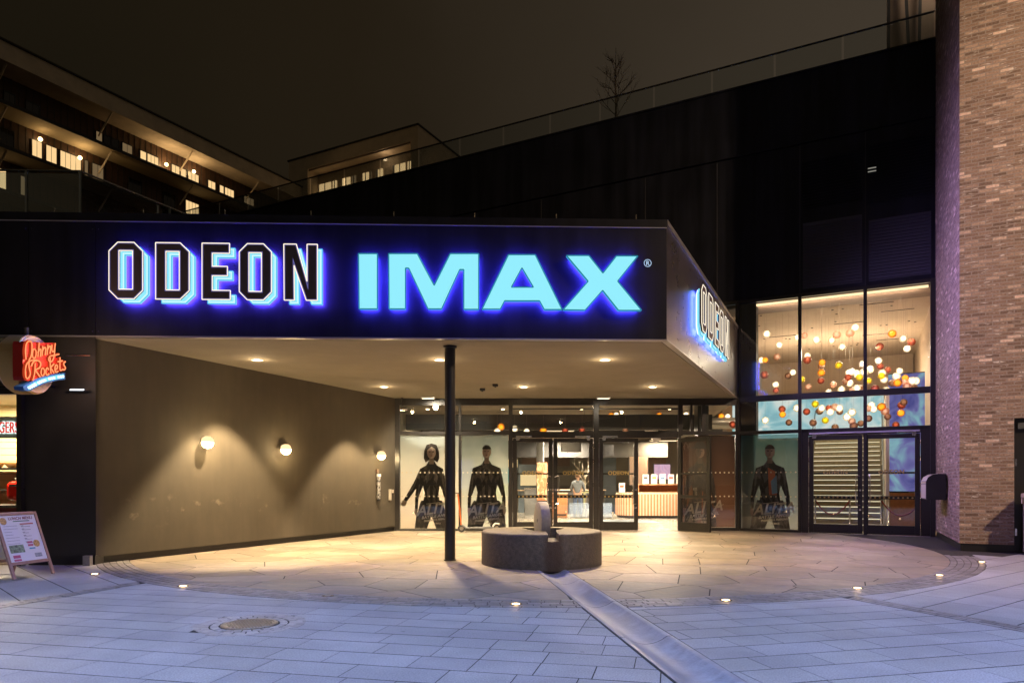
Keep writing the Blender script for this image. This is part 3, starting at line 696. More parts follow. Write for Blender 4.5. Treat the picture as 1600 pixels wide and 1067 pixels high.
# lit media walls: cyan picture at the back, violet one on the right
def screen(a0, a1, b0, b1, z0, z1, mat, label, cells=0):
    r = thing('media_wall', label, 'screen'); 
    m = MB(); p, q = bw(a0, b0), bw(a1, b1); m.quad((p[0], p[1], z0), (q[0], q[1], z0), (q[0], q[1], z1), (p[0], p[1], z1)); m.build('display', mat, r)
    d = Vector((q[0] - p[0], q[1] - p[1])); L = d.length; d /= L; nn = Vector((d.y, -d.x))
    f = MB(); f.box(0, L, -.06, -.01, z0 - .03, z1 + .03); f.move(Matrix.Translation((p[0], p[1], 0)) @ Matrix.Rotation(math.atan2(d.y, d.x), 4, 'Z') @ Matrix.Translation((0, .07, 0)))
    f.build('casing', M_dark, r); return r, p, d, nn
def marbled(name, c1, c2, c3, sc, st=1.0):
    m = emit(name, c1, st); t = m.node_tree; L = t.links.new; e = [x for x in t.nodes if x.type == 'EMISSION'][0]
    tc = t.nodes.new('ShaderNodeTexCoord'); n = t.nodes.new('ShaderNodeTexNoise'); n.inputs['Scale'].default_value = sc; n.inputs['Distortion'].default_value = 1.5
    r = t.nodes.new('ShaderNodeValToRGB'); r.color_ramp.elements[0].position = .3; r.color_ramp.elements[1].position = .7
    r.color_ramp.elements[0].color = (*c1, 1); r.color_ramp.elements[1].color = (*c3, 1); q = r.color_ramp.elements.new(.5); q.color = (*c2, 1)
    L(tc.outputs['Object'], n.inputs[0]); L(n.outputs['Fac'], r.inputs[0]); L(r.outputs[0], e.inputs[0]); return m
M_cy = marbled('cyan_picture', (.20, .46, .54), (.40, .66, .70), (.85, .88, .82), .9, .9)
M_vi = marbled('violet_picture', (.10, .10, .40), (.26, .24, .62), (.4, .75, .85), 1.1, .6)
screen(-1.6, 3.9, 8.3, 8.3, 3.2, 4.75, M_cy, 'wide pale cyan picture wall at the back of the atrium')
r, p, d, nn = screen(3.98, 5.0, 4.2, 4.2, 1.15, 4.9, M_vi, 'violet picture wall with cyan lettering beside the stairs')
MB().box(4.0, 5.0, 4.1, 4.3, .012, 1.10).build('oak_wainscot', M_oak, bld); MB().box(3.88, 3.97, 1.9, 8, .012, 4.2).build('stair_side_wall', M_cream, bld)
light('wainscot_fill', 'SPOT', (4.4, 2.4, 6.5), 420, (1, .78, .5), size=.1, spot=60, blend=.6, parent=bld)  # fill added to light the oak wall beside the stairs, no fitting
# rope barrier: posts and ropes
pm = MB().lathe([(.16, 0), (.16, .02), (.03, .035), (.022, .05), (.022, .93), (.035, .94), (.04, .97), (.03, 1.0), (.001, 1.005)], 16, cap=False)
posts = [(2.05, .75, 'left'), (2.95, .95, 'centre left'), (3.75, 1.1, 'centre'), (3.95, 1.5, 'centre back'), (4.72, .8, 'right')]
plab = ['steel barrier post at the left edge of the stair doors', 'steel barrier post just left of the door meeting line', 'steel barrier post before the stairs, third from the left',
        'steel barrier post before the stairs, fourth from the left', 'steel barrier post at the right edge of the stair doors']
for (a, b_, _), l in zip(posts, plab):
    r = thing('barrier_post', l, 'barrier post', bw(a, b_, .012), 0, 'barrier posts in front of the stairs'); pm.build('pole', M_steel, r, smooth=True)
M_rope = pbr('red_rope', (.26, .03, .02), .7)
def rope(a, b_, label):
    p = Vector(bw(a[0], a[1], .92)); q = Vector(bw(b_[0], b_[1], .92)); m = MB()
    m.tube([p.lerp(q, t / 16) - Vector((0, 0, 1.0 * (.42 * (1 - (2 * t / 16 - 1) ** 2)))) for t in range(17)], .02, 8)
    tag(m.build('barrier_rope', M_rope, None, smooth=True), label, 'rope', 'red ropes between the barrier posts')
rope(posts[0], posts[1], 'red rope sagging between the two leftmost barrier posts'); rope(posts[2], posts[4], 'dark red rope sagging toward the rightmost barrier post')

# ------------------------------------------------------------------ globe lamps of the atrium
GL = {'w': ((1, .93, .80), (1.0, .86, .66), 5.0, 'white'), 'a': ((1, .60, .12), (1.0, .52, .10), 3.2, 'amber'), 'r': ((.62, .22, .14), (1.0, .42, .26), 2.0, 'red'),
      'p': ((1, .70, .55), (1.0, .70, .50), 1.7, 'peach'), 'k': ((.45, .28, .20), (1.0, .60, .38), 1.4, 'smoky brown'), 'y': ((1, .85, .12), (1.0, .80, .10), 2.6, 'yellow')}
gm = {}
for k, (tint, bc, stg, nm) in GL.items():
    m = bpy.data.materials.new('globe_' + nm); m.use_nodes = True; t = m.node_tree; b = t.nodes['Principled BSDF']
    b.inputs['Base Color'].default_value = (*tint, 1); b.inputs['Roughness'].default_value = .12
    tr = t.nodes.new('ShaderNodeBsdfTransparent'); tr.inputs[0].default_value = (*tint, 1); mx = t.nodes.new('ShaderNodeMixShader'); mx.inputs[0].default_value = .38
    t.links.new(tr.outputs[0], mx.inputs[1]); t.links.new(b.outputs[0], mx.inputs[2]); t.links.new(mx.outputs[0], t.nodes['Material Output'].inputs[0])
    gm[k] = (m, emit('bulb_' + nm, bc, stg))
glist = """257,365,w 345,440,w 330,522,p 475,388,w 520,375,p 603,405,w 220,545,w 247,545,a 440,630,w 407,655,k 242,648,r 320,715,w 323,755,r 745,370,p 710,408,w 783,452,w 873,320,w 837,358,p 540,515,w 540,545,r 643,562,a 637,588,k 638,632,a 758,580,y 635,688,r 720,715,p 546,732,p 777,750,w 687,770,w 805,695,k 835,705,w 825,665,r 853,625,w 885,640,w 828,632,w 903,665,y 925,572,w 978,610,w 935,630,w 968,688,y 910,742,k 885,740,w 855,755,p 1130,362,a 1207,395,w 1263,420,r 1233,467,w 1043,450,r 1035,550,w 1047,588,r 1097,613,r 1060,635,w 1055,655,y 1073,680,w 1160,658,w 1182,620,w 1167,702,a 1220,670,a 1222,700,p 1270,690,w 1295,690,w 1232,728,p 1280,740,k 1130,705,k 1010,745,r 1090,755,w 1020,768,p 500,680,y 450,805,w
365,885,r 368,922,a 412,978,k 248,963,w 535,903,r 468,878,w 595,850,y 580,980,k 625,900,k 640,880,w 690,878,r 730,872,p 763,880,w 765,903,k 700,905,w 665,963,y 733,1012,k 815,940,w 850,908,w 862,1002,k 912,985,k 850,970,p 985,860,w 1000,885,w 965,880,p 1055,870,a 1083,868,r 1080,900,p 1098,938,k 965,950,k 1155,995,r 1195,858,r 1190,912,a 1210,838,k""".split()
globes = [(1140 + float(a) / 4.447, 440 + float(b_) / 4.447, c) for a, b_, c in (g.split(',') for g in glist)]
globes += [(783, 667, 'a'), (777, 674, 'w'), (804, 670, 'w'), (823, 674, 'w'), (849, 672, 'a'), (883, 672, 'r'), (909.5, 671, 'r'), (977, 672, 'k'), (955, 643, 'a'), (963, 645, 'w'), (1030, 642, 'a'), (1072, 646, 'w'), (1075, 652, 'r'), (1127, 642, 'a'), (1137, 638, 'w'), (1145, 663, 'r')]
def zone(px, py):
    if px < 1150: return ('above the entrance doors' if px < 1060 else 'above the dark poster')
    pane_ = 'left' if px < 1250 else ('middle' if px < 1352 else 'right')
    return ('in the tall %s pane' if py < 626 else 'in the low %s pane') % pane_
byz = {}
for g in globes: byz.setdefault((zone(g[0], g[1]), g[2]), []).append(g)
ORD = ['first', 'second', 'third', 'fourth', 'fifth', 'sixth', 'seventh', 'eighth', 'ninth', 'tenth', 'eleventh', 'twelfth', 'thirteenth', 'fourteenth', 'fifteenth', 'sixteenth', 'seventeenth', 'eighteenth', 'nineteenth', 'twentieth']
R = random.Random(21)
protoS = {}
for k in gm:
    a = MB().sphere((0, 0, 0), .108, 20, 12); me = bpy.data.meshes.new('globe'); me.from_pydata(a.v, [], a.f); me.materials.append(gm[k][0]); me.polygons.foreach_set('use_smooth', [True] * len(me.polygons))
    a = MB().sphere((0, 0, 0), .055 if k not in 'wa' else .072, 14, 8); mf = bpy.data.meshes.new('bulb'); mf.from_pydata(a.v, [], a.f); mf.materials.append(gm[k][1]); mf.polygons.foreach_set('use_smooth', [True] * len(mf.polygons))
    protoS[k] = (me, mf)
M_cord = pbr('lamp_cord', (.25, .2, .16), .5)
for px, py, c in globes:
    z_, grp = zone(px, py), byz[(zone(px, py), c)]; grp_s = sorted(grp); i = grp_s.index((px, py, c)); nm = GL[c][3]
    kpx = (px - 800) / F
    if px < 1150: Y = R.uniform(21.3, 22.1) if py > 660 else R.uniform(24, 25); ceil = 3.95
    else:
        t = R.uniform(.7, 4.2) if py < 626 else R.uniform(.7, 3.5)
        # depth behind the glass t -> solve along the view ray
        X0, Y0 = CB.x + n_.x * t, CB.y + n_.y * t; a = (Y0 * kpx - X0) / (u_.x - u_.y * kpx); Y = Y0 + u_.y * a; ceil = 6.7
    X = kpx * Y; z = CH + (HZ - py) * Y / F
    if ceil == 3.95 and z > 3.8: z = 3.78
    lab = f'{nm} glass globe lamp {z_}, {ORD[i]} of its colour from left' if len(grp_s) > 1 else f'the only {nm} glass globe lamp {z_}'
    r = thing('globe_lamp', lab, 'globe lamp', (X, Y, z), 0, 'coloured glass globe lamps hanging in the foyer')
    for nme, me in (('globe', protoS[c][0]), ('bulb', protoS[c][1])):
        o = bpy.data.objects.new(nme, me); COL.objects.link(o); o.parent = r; s1 = R.uniform(.88, 1.12); 
        if nme == 'globe': o.scale = (s1,) * 3
    MB().tube([(0, 0, .10), (0, 0, ceil - z - .005)], .0018, 4).build('cord', M_cord, r)

# ================================================================== CANOPY
cP = [(-16.0, 11.66), (2.72, 12.27), (6.67, 20.6), (6.67, 21.5), (-16, 21.5)]
can = thing('entrance_canopy', 'deep dark canopy carrying the big lit name signs over the entrance', 'canopy')
FA = math.atan2(.32, 9.85); fd = Vector((math.cos(FA), math.sin(FA))); fn = Vector((fd.y, -fd.x))   # outward normal of the front
def fp(s, d=0): p = Vector((2.72, 12.27)) + fd * s + fn * d; return (p.x, p.y)
sd = Vector((3.95, 8.33)).normalized(); sn = Vector((sd.y, -sd.x))
def spp(s, d=0): p = Vector((2.72, 12.27)) + sd * s + sn * d; return (p.x, p.y)
ZB, ZT = 3.90, 6.03
m = MB(); 
segs = [-18.8, -10.98, -9.86, 0.0]
for a, b_ in zip(segs[:-1], segs[1:]):
    m.prism([fp(a + .004), fp(b_ - (.004 if b_ < 0 else 0)), fp(b_ - (.004 if b_ < 0 else 0), -.10), fp(a + .004, -.10)], ZB + .03, ZT - .16)
m.build('front_fascia', M_fascia, can)
m = MB(); m.prism([fp(-18.8, .01), fp(0.012, .01), fp(0, -.12), fp(-18.8, -.12)], ZT - .15, ZT); m.build('cap_flashing', M_fascia, can)
m = MB(); m.prism([fp(-18.8, .02), fp(.0, .02), fp(0, .01), fp(-18.8, .01)], ZT - .155, ZT - .140); m.prism([fp(-18.8, .015), fp(.0, .015), fp(0, -.10), fp(-18.8, -.10)], ZB + .005, ZB + .028); m.build('edge_strip', M_flash, can)
m = MB(); ss = [0.0, .95, 3.0, 5.2, 7.3, 9.2]
for a, b_ in zip(ss[:-1], ss[1:]): m.prism([spp(a + .004), spp(b_ - .004), spp(b_ - .004, -.10), spp(a + .004, -.10)], ZB + .03, ZT - .10)
m.build('side_fascia', M_sidep, can)
m = MB(); m.prism([spp(0, .02), spp(9.2, .02), spp(9.2, -.12), spp(0, -.12)], ZT - .09, ZT); m.prism([spp(0, .015), spp(9.2, .015), spp(9.2, -.1), spp(0, -.1)], ZB + .005, ZB + .028); m.build('edge_strip', M_flash, can)
rv = MB()
for a in ss[1:-1]:
    for z in (4.1, 4.6, 5.1, 5.6):
        for da in (-.06, .06): 
            p = spp(a + da, .0); rv.sphere((p[0], p[1], z), .010, 6, 4)
for s0 in (-10.98, -9.86):
    for z in (4.0, 5.75):
        for da in (-.05, .05): p = fp(s0 + da, .0); rv.sphere((p[0], p[1], z), .010, 6, 4)
rv.build('rivets', M_frame, can)
sf = [fp(-18.8, -.10), fp(-.07, -.10), spp(9.2, -.11), (6.60, 20.54), (-3.4, 20.54), (-16, 20.54)]
MB().prism(sf, ZB, ZB + .14).build('soffit', M_soff, can)
MB().prism([fp(-18.8, -.12), fp(-.1, -.12), spp(9.2, -.12), (6.6, 21.4), (-16, 21.4)], ZT - .12, ZT - .05).build('roof', M_dark, can)
pz = MB()
for px in (83, 222, 350, 485, 615, 742, 870, 995):
    k = (px - 800) / F; s0 = (12.27 * k - 2.72) / (fd.x - fd.y * k); p = fp(s0, -.05); pz.tube([(p[0], p[1], ZT), (p[0], p[1], ZT + .10)], .008, 5)
pz.build('roof_pin', M_steel, can)

# column
colm = thing('column', 'black round steel column holding up the canopy', 'column', (-1.13, 12.72, 0))
MB().lathe([(.098, .02), (.098, 3.86)], 32).build('shaft', M_black, colm, smooth=True)
cb = MB(); cb.lathe([(.115, .002), (.115, .02)], 32); cb.build('base_plate', M_black, colm, smooth=True); MB().lathe([(.125, 3.86), (.125, 3.90)], 32).build('top_plate', M_black, colm, smooth=True)

# left plaster wall
WP0, WP1 = Vector((-7.2, 12.1)), Vector((-3.42, 20.6)); wd = (WP1 - WP0).normalized(); wn = Vector((wd.y, -wd.x)); WL = (WP1 - WP0).length
def wp(s, d=0): p = WP0 + wd * s + wn * d; return (p.x, p.y)
pw = thing('plaster_wall', 'long dark brown plastered side wall lit by lamps under the canopy', 'wall')
MB().prism([wp(-.02), wp(WL + .02), wp(WL + .02, -.35), wp(-.02, -.35)], .13, ZB).build('wall', M_plast, pw)
MB().prism([wp(.02, -.06), wp(WL - .02, -.06), wp(WL - .02, -.3), wp(.02, -.3)], -.05, .128).build('skirting', M_black, pw)

# dark pier front, left of the plaster wall, and its building mass
pr = thing('corner_pier', 'matt black clad wall pier between the diner and the entrance', 'wall')
MB().prism([fp(-11.06, -.02), fp(-9.87, -.02), wp(-.021, -.36), (-8.2, 13.0), fp(-11.06, -1.2)], .16, ZB).build('wall', pbr('pier_black', (.020, .018, .018), .42, noise=.2, nscale=1.5), pr)
MB().prism([fp(-11.02, -.06), fp(-9.90, -.06), fp(-9.90, -1), fp(-11.0, -1)], -.05, .158).build('skirting', M_black, pr)
MB().box(-7.30, -7.18, 11.86, 11.95, 0, .17).build('corner_stub', M_stonel, pr)
for z, lit in ((3.58, 0), (2.98, 1)):
    r = thing('wall_bracket', ['thin dark bracket bar at the top of the black pier', 'thin bracket bar with a lit white tube on the black pier'][lit], 'bracket')
    a, b_ = fp(-10.33, .05), fp(-9.92, .05); m = MB(); m.tube([(a[0], a[1], z), (b_[0], b_[1], z)], .016, 8)
    for s0 in (-10.3, -9.95): q = fp(s0, .0); q2 = fp(s0, .06); m.tube([(q[0], q[1] + .02, z), (q2[0], q2[1], z)], .012, 6)
    m.build('bar', M_steel if not lit else M_black, r, smooth=True)
    if lit:
        a, b_ = fp(-10.25, .06), fp(-10.02, .06); MB().tube([(a[0], a[1], z + .012), (b_[0], b_[1], z + .012)], .014, 8).build('tube_lamp', emit('cool_tube', (.8, .9, 1), 2.5), r)

# ceiling downlights
DL = [(-5.15, 14.1, 'front left, nearest the start of the plaster wall'), (-1.46, 14.1, 'just behind the black column'), (1.88, 14.1, 'front right'),
      (-3.31, 18.05, 'back left, nearest the end of the plaster wall'), (.30, 18.05, 'back middle, above the double doors'), (3.64, 18.05, 'back right')]
dl_l = ['recessed ceiling downlight at the front left near the plaster wall', 'recessed ceiling downlight half hidden behind the black column', 'large looking recessed downlight at the front right of the soffit',
        'recessed ceiling downlight at the back left by the plaster wall', 'recessed ceiling downlight at the back middle above the double doors', 'recessed ceiling downlight at the back right before the open door']
for (x, y, _), l in zip(DL, dl_l):
    r = thing('ceiling_downlight', l, 'downlight', (x, y, ZB), 0, 'downlights in the canopy soffit')
    MB().lathe([(.115, .0), (.115, -.012), (.085, -.016), (.080, .0)], 24, cap=False).build('rim', M_white, r, smooth=True)
    MB().lathe([(.079, -.003), (.001, -.0035)], 20, cap=False).build('lens', M_lamps, r)
    light('lamp', 'SPOT', (0, 0, -.05), (2300 if x < -3 else 1750) if y < 16 else (1700 if x < -3 else (950 if x > 3 else 1350)), (1.0, .74, .43), size=.05, spot=(84 if x < -3 else 118), blend=(.34 if x < -3 else .75), parent=r)
    light('lamp_spill', 'POINT', (0, 0, -.14), 9, (1.0, .73, .40), size=.05, parent=r)

# wall lamps
M_capg = emit('cap_glass', (1.0, .68, .34), 1.6)
wl_l = ['glowing half globe wall lamp nearest the front of the plaster wall', 'glowing half globe wall lamp in the middle of the plaster wall', 'glowing half globe wall lamp above the ash tube near the glass']
for i, (px, py) in enumerate([(317, 692), (440, 703), (590, 712)]):
    k = (px - 800) / F; s0 = (WP0.y * k - WP0.x) / (wd.x - wd.y * k); Y = WP0.y + wd.y * s0; z = CH + (HZ - py) * Y / F
    p = wp(s0); r = thing('wall_lamp', wl_l[i], 'wall lamp', (p[0], p[1], z), math.atan2(wn.y, wn.x), 'half globe wall lamps')
    # local +x = outward
    MB().lathe([(.07, 0), (.07, .03), (.02, .035), (.018, .07)], 18, (0, 0, .06), 'x').build('backplate', M_steel, r, smooth=True)
    MB().lathe([(.001, .135), (.05, .130), (.09, .105), (.115, .06), (.122, .02), (.120, .018), (.11, .055), (.085, .098), (.001, .125)], 22, (.13, 0, .0), cap=False).build('cap', M_capg, r, smooth=True)
    MB().lathe([(.118, .02), (.117, -.02), (.10, -.065), (.065, -.10), (.001, -.118)], 22, (.13, 0, 0), cap=False).build('globe', M_lamp, r, smooth=True)
    MB().sphere((.13, 0, .05), .04, 10, 6).build('bulb', M_lamp, r)
    light('lamp', 'POINT', (.29, 0, -.02), 48, (1.0, .72, .36), size=.08, parent=r)
# ash tube and reader on the wall
def on_wall(px, py):
    k = (px - 800) / F; s0 = (WP0.y * k - WP0.x) / (wd.x - wd.y * k); Y = WP0.y + wd.y * s0; return wp(s0), CH + (HZ - py) * Y / F
p, z = on_wall(588.5, 757); r = thing('ash_tube', 'narrow steel ash tube on the plaster wall below the third lamp', 'ashtray', (p[0], p[1], z), math.atan2(wn.y, wn.x))
MB().lathe([(.052, -.40), (.052, .22)], 18, (.07, 0, 0)).build('tube', pbr('ash_film', (.45, .44, .42), .3, metal=.7, noise=.6, nscale=14), r, smooth=True)
MB().lathe([(.062, .22), (.062, .30)], 18, (.07, 0, 0)).build('collar', M_white, r, smooth=True)
MB().box(0, .05, -.05, .05, .32, .44).build('bracket', M_brown, r); MB().lathe([(.04, -.46), (.045, -.40)], 18, (.07, 0, 0)).build('foot', M_black, r)
p, z = on_wall(609, 771); r = thing('card_reader', 'small cream card reader box on the plaster wall beside the glass', 'card reader', (p[0], p[1], z), math.atan2(wn.y, wn.x))
MB().box(0, .04, -.06, .04, -.19, .13).build('housing', M_cream, r, bevel=.005); MB().box(.041, .06, .04, .12, .02, .12).build('keypad', M_cream, r, bevel=.004); MB().box(0, .03, -.04, .03, -.22, -.192).build('cable_entry', M_brown, r)
# CCTV eye and detector
r = thing('security_camera', 'small steel security camera in the corner under the soffit', 'security camera', (-3.18, 20.3, 3.55))
MB().tube([(0, 0, .10), (-.02, -.02, .34)], .02, 8).build('arm', M_frame, r); c = MB(); c.lathe([(.06, 0), (.062, .16), (.04, .17)], 14, (-.08, 0, 0), 'x'); c.sphere((.09, 0, 0), .05, 10, 6); c.build('housing', M_steel, r, smooth=True)
for x, y, l in ((-.42, 17.6, 'small grey detector box left of the middle downlight on the soffit'), (-.78, 18.4, 'smaller grey detector far left of the middle downlight')):
    r = thing('soffit_detector', l, 'detector', (x, y, ZB)); MB().box(-.07, .07, -.05, .05, -.06, 0).build('housing', M_dark, r, bevel=.01); MB().sphere((0, 0, -.06), .03, 10, 6).build('eye', M_frame, r)

# ================================================================== SIGNS
def F2(px, py, d):
    """photo pixel -> (s along fascia, height) on the plane standing d off the front fascia"""
    k = (px - 800) / F; P = Vector((2.72, 12.27)) + fn * d; s = (P.y * k - P.x) / (fd.x - fd.y * k); Y = P.y + fd.y * s; return (s, CH + (HZ - py) * Y / F)
def zo(pts): return [(140 + x / 3.333, 340 + y / 3.333) for x, y in pts]
def octa(x0, x1, y0, y1, c): return [(x0 + c, y0), (x1 - c, y0), (x1, y0 + c), (x1, y1 - c), (x1 - c, y1), (x0 + c, y1), (x0, y1 - c), (x0, y0 + c)]
def rect(x0, x1, y0, y1): return [(x0, y0), (x1, y0), (x1, y1), (x0, y1)]
T0, B0 = 152, 443
LET = [('O', [octa(101, 276, T0, B0, 45), rect(153, 223, 195, 393)]),
       ('D', [[(342, T0), (470, T0), (517, T0 + 45), (517, B0 - 45), (470, B0), (342, B0)], rect(396, 465, 197, 395)]),
       ('E', [[(583, T0), (727, T0), (727, 204), (637, 204), (637, 271), (716, 271), (716, 320), (637, 320), (637, 395), (731, 395), (731, B0), (583, B0)]]),
       ('O', [octa(777, 946, T0, B0, 42), rect(828, 893, 199, 399)]),
       ('N', [[(1010, T0), (1076, T0), (1132, 345), (1132, T0), (1187, T0), (1187, B0), (1128, B0), (1064, 262), (1066, B0), (1012, B0)]])]
x0r = 101
Zt, Zb = 5.47, 4.515
def norm(pt):   # zoom coordinates -> metres in sign space (x from left edge, y above the foot)
    return ((pt[0] - x0r) * .01095 / 3.333 * 1.005, (B0 - pt[1]) * (Zt - Zb) / (B0 - T0))
LETM = [(c, [[norm(p) for p in lp] for lp in loops]) for c, loops in LET]
def neon_sign(root, M, kx=1.0, halo=None):
    """M places sign space (x right, y up, z out of the wall)"""
    dx, dy = .068, -.056
    for ch_, loops in LETM:
        lp = [[(x * kx, y) for x, y in l] for l in loops]
        base = MB(); vs, fs = curve_mesh([[(x + dx, y + dy) for x, y in l] for l in lp], .045, .075); base.add(vs, fs); base.move(M)
        L0 = base.build('letter', M_cyan, root)
        # black reveal round the cyan tray
        tr = MB()
        for l in lp:
            q = [(x + dx, y + dy) for x, y in l] + [(l[0][0] + dx, l[0][1] + dy)]
            for a, b_ in zip(q[:-1], q[1:]): tr.tube([(a[0], a[1], .118), (b_[0], b_[1], .118)], .007, 4)
        tr.move(M).build('letter_edge', M_cyan2, L0)
        hb = MB(); vs, fs = curve_mesh([[(x + dx, y + dy) for x, y in l] for l in lp], .012, .052, -.022); hb.add(vs, fs); hb.move(M).build('backlight', halo or M_halo2, L0)
        t1 = MB(); vs, fs = curve_mesh([[(x + dx, y + dy) for x, y in l] for l in lp], .001, .1205, -.020); t1.add(vs, fs); t1.move(M).build('tray_neon', M_tray, L0)
        t1 = MB(); vs, fs = curve_mesh([[(x + dx, y + dy) for x, y in l] for l in lp], .001, .1225, -.036); t1.add(vs, fs); t1.move(M).build('tray_floor', M_cyan, L0)
        t1 = MB(); vs, fs = curve_mesh(lp, .001, .1805, -.008); t1.add(vs, fs); t1.move(M).build('inner_glow', M_inner, L0)  # bluish glow of the tube on the letter face, drawn as an emissive layer
        t1 = MB(); vs, fs = curve_mesh(lp, .001, .1825, -.021); t1.add(vs, fs); t1.move(M).build('letter_front', M_letter, L0)
        fb = MB(); vs, fs = curve_mesh(lp, .04, .14); fb.add(vs, fs); fb.move(M).build('letter_front', M_letter, L0)
        tb = MB()
        for l in lp:
            cx = sum(p[0] for p in l) / len(l); cy = sum(p[1] for p in l) / len(l)
            q = l + [l[0]]
            for a, b_ in zip(q[:-1], q[1:]): tb.tube([(a[0], a[1], .183), (b_[0], b_[1], .183)], .0078, 6)
        tb.move(M).build('neon_tube', M_neon, L0, smooth=True)
s0, z0 = F2(*zo([(101, 443)])[0], .18)
s1, z1 = F2(*zo([(101, 152)])[0], .18)
sg = thing('neon_name_sign', 'warm neon outlined name sign with cyan shadow letters on the front fascia', 'sign')
sc_ = (F2(*zo([(1187, 443)])[0], .18)[0] - s0) / LETM[-1][1][0][4][0]
p = fp(s0); neon_sign(sg, wallM(p[0], p[1], 4.515, fd.x, fd.y), sc_)
sg2 = thing('neon_name_sign', 'foreshortened copy of the neon name sign on the canopy side', 'sign')
p = spp(2.35); neon_sign(sg2, wallM(p[0], p[1], 4.56, sd.x, sd.y), sc_ * 1.08, emit('side_backlight', (.06, .09, 1.0), 22))
for k in range(5):
    p = spp(2.7 + k * .85, .34); l_ = light('sign_glow', 'SPOT', (p[0], p[1], 5.0), 330, (.50, .36, 1.0), size=.06, spot=150, blend=.6, parent=sg2)
    l_.rotation_euler = Vector((sn.x, sn.y, -.25)).to_track_quat('-Z', 'Y').to_euler()
for k in range(5):
    p = fp(-8.9 + k * 1.9, .36); l_ = light('sign_glow', 'SPOT', (p[0], p[1], 4.95), 170, (.20, .40, 1.0), size=.06, spot=150, blend=.6, parent=sg)
    l_.rotation_euler = Vector((fn.x, fn.y, -.35)).to_track_quat('-Z', 'Y').to_euler()
# large cyan block letters
def zi(pts): return [(540 + x / 3.077, 340 + y / 3.077) for x, y in pts]
Tt, Tb = 174, 439
BIG = [[[(62, Tt), (153, Tt), (153, Tb), (65, Tb)]],
       [[(207, Tt), (345, Tt), (426, 326), (503, Tt), (640, Tt), (640, Tb + 2), (568, Tb + 2), (568, 250), (549, 250), (462, Tb), (396, Tb), (303, 243), (288, 243), (288, Tb), (209, Tb)]],
       [[(783, Tt + 5), (912, Tt + 5), (1041, Tb + 3), (955, Tb + 3), (932, 400), (765, 400), (744, Tb + 1), (656, Tb + 1)], [(848, 242), (903, 335), (797, 335)]],
       [[(1062, Tt + 9), (1170, Tt + 9), (1237, 267), (1302, Tt + 11), (1405, Tt + 11), (1308, 306), (1423, Tb + 7), (1312, Tb + 7), (1236, 350), (1152, Tb + 6), (1046, Tb + 4), (1166, 306)]]]
sb_ = thing('block_letter_sign', 'large solid glowing cyan block letters on the right of the front fascia', 'sign')
D_ = .16
M0 = wallM(2.72, 12.27, 0, fd.x, fd.y)
for loops in BIG:
    lp = [[F2(*p, D_) for p in zi(l)] for l in loops]
    m = MB(); vs, fs = curve_mesh(lp, .08, .078); m.add([v for v in vs], fs); m.move(M0); L0 = m.build('letter', M_cyan2, sb_)
    cx = sum(a for a, _ in lp[0]) / len(lp[0]); cy = sum(b_ for _, b_ in lp[0]) / len(lp[0])
    fcs = MB(); vs, fs = curve_mesh(lp, .004, .158); fcs.add(vs, fs); fcs.move(M0).build('letter_face', M_cyan, L0)
    ed = MB()
    for l in lp:
        q = l + [l[0]]
        for a, b_ in zip(q[:-1], q[1:]): ed.tube([(a[0], a[1], .160), (b_[0], b_[1], .160)], .012, 4)
    ed.move(M0).build('letter_edge', emit('edge_teal', (.03, .30, .42), .7), L0)
    hb = MB(); vs, fs = curve_mesh(lp, .012, .055, -.022); hb.add(vs, fs); hb.move(M0).build('backlight', M_halo, L0)
rg = MB(); cxy = F2(*zi([(1453, 218)])[0], .03); 
rg.tube([(cxy[0] + .062 * math.cos(a * math.pi / 12), cxy[1] + .062 * math.sin(a * math.pi / 12), .02) for a in range(25)], .006, 6, cap=False)
vs, fs = text_mesh('R', .105, .01, bold=.001); rg.add([(x + cxy[0], y + cxy[1] - .037, z + .015) for x, y, z in vs], fs); rg.move(M0).build('registered_mark', emit('mark', (.55, .75, 1.0), .8), sb_)
# blue spill that the trays throw on the fascia is real light from their back plates

# ================================================================== FOUNTAIN
fo = thing('stone_fountain', 'low round dark stone basin with an upright millstone wheel', 'fountain', (.52, 12.3, 0))
def bool_cut(mb, cutter_mbs):
    me = bpy.data.meshes.new('a'); me.from_pydata(mb.v, [], mb.f); me.update(); o = bpy.data.objects.new('a', me); COL.objects.link(o); cuts = []
    for c in cutter_mbs:
        mc = bpy.data.meshes.new('c'); mc.from_pydata(c.v, [], c.f); mc.update(); oc = bpy.data.objects.new('c', mc); COL.objects.link(oc); cuts.append(oc)
        mo = o.modifiers.new('b', 'BOOLEAN'); mo.operation = 'DIFFERENCE'; mo.object = oc; mo.solver = 'EXACT'
    dg = bpy.context.evaluated_depsgraph_get(); dg.update(); res = bpy.data.meshes.new_from_object(o.evaluated_get(dg))
    bpy.data.objects.remove(o)
    for c in cuts: bpy.data.objects.remove(c)
    return res
bas = MB().lathe([(1.02, -.04), (1.045, -.03), (1.055, .0), (1.055, .535), (1.048, .56), (1.03, .575), (1.0, .58)], 96)
cut1 = MB().prism([(.06, -1.3), (.24, -1.3), (.24, -.1), (.45, .55), (.06, .55)], .46, .9)
cut2 = MB().prism([(-.36, .62), (-.14, -.1), (.06, -.25), (.24, -.25), (.3, .62)], .30, .9)
me = bool_cut(bas, [cut1, cut2]); me.name = 'basin'
M_bas = pbr('basin_stone2', (.085, .068, .050), .6, noise=.5, nscale=16, bump=.8, bscale=45)
t = M_bas.node_tree; L = t.links.new; bb = t.nodes['Principled BSDF']; src = bb.inputs['Base Color'].links[0].from_socket
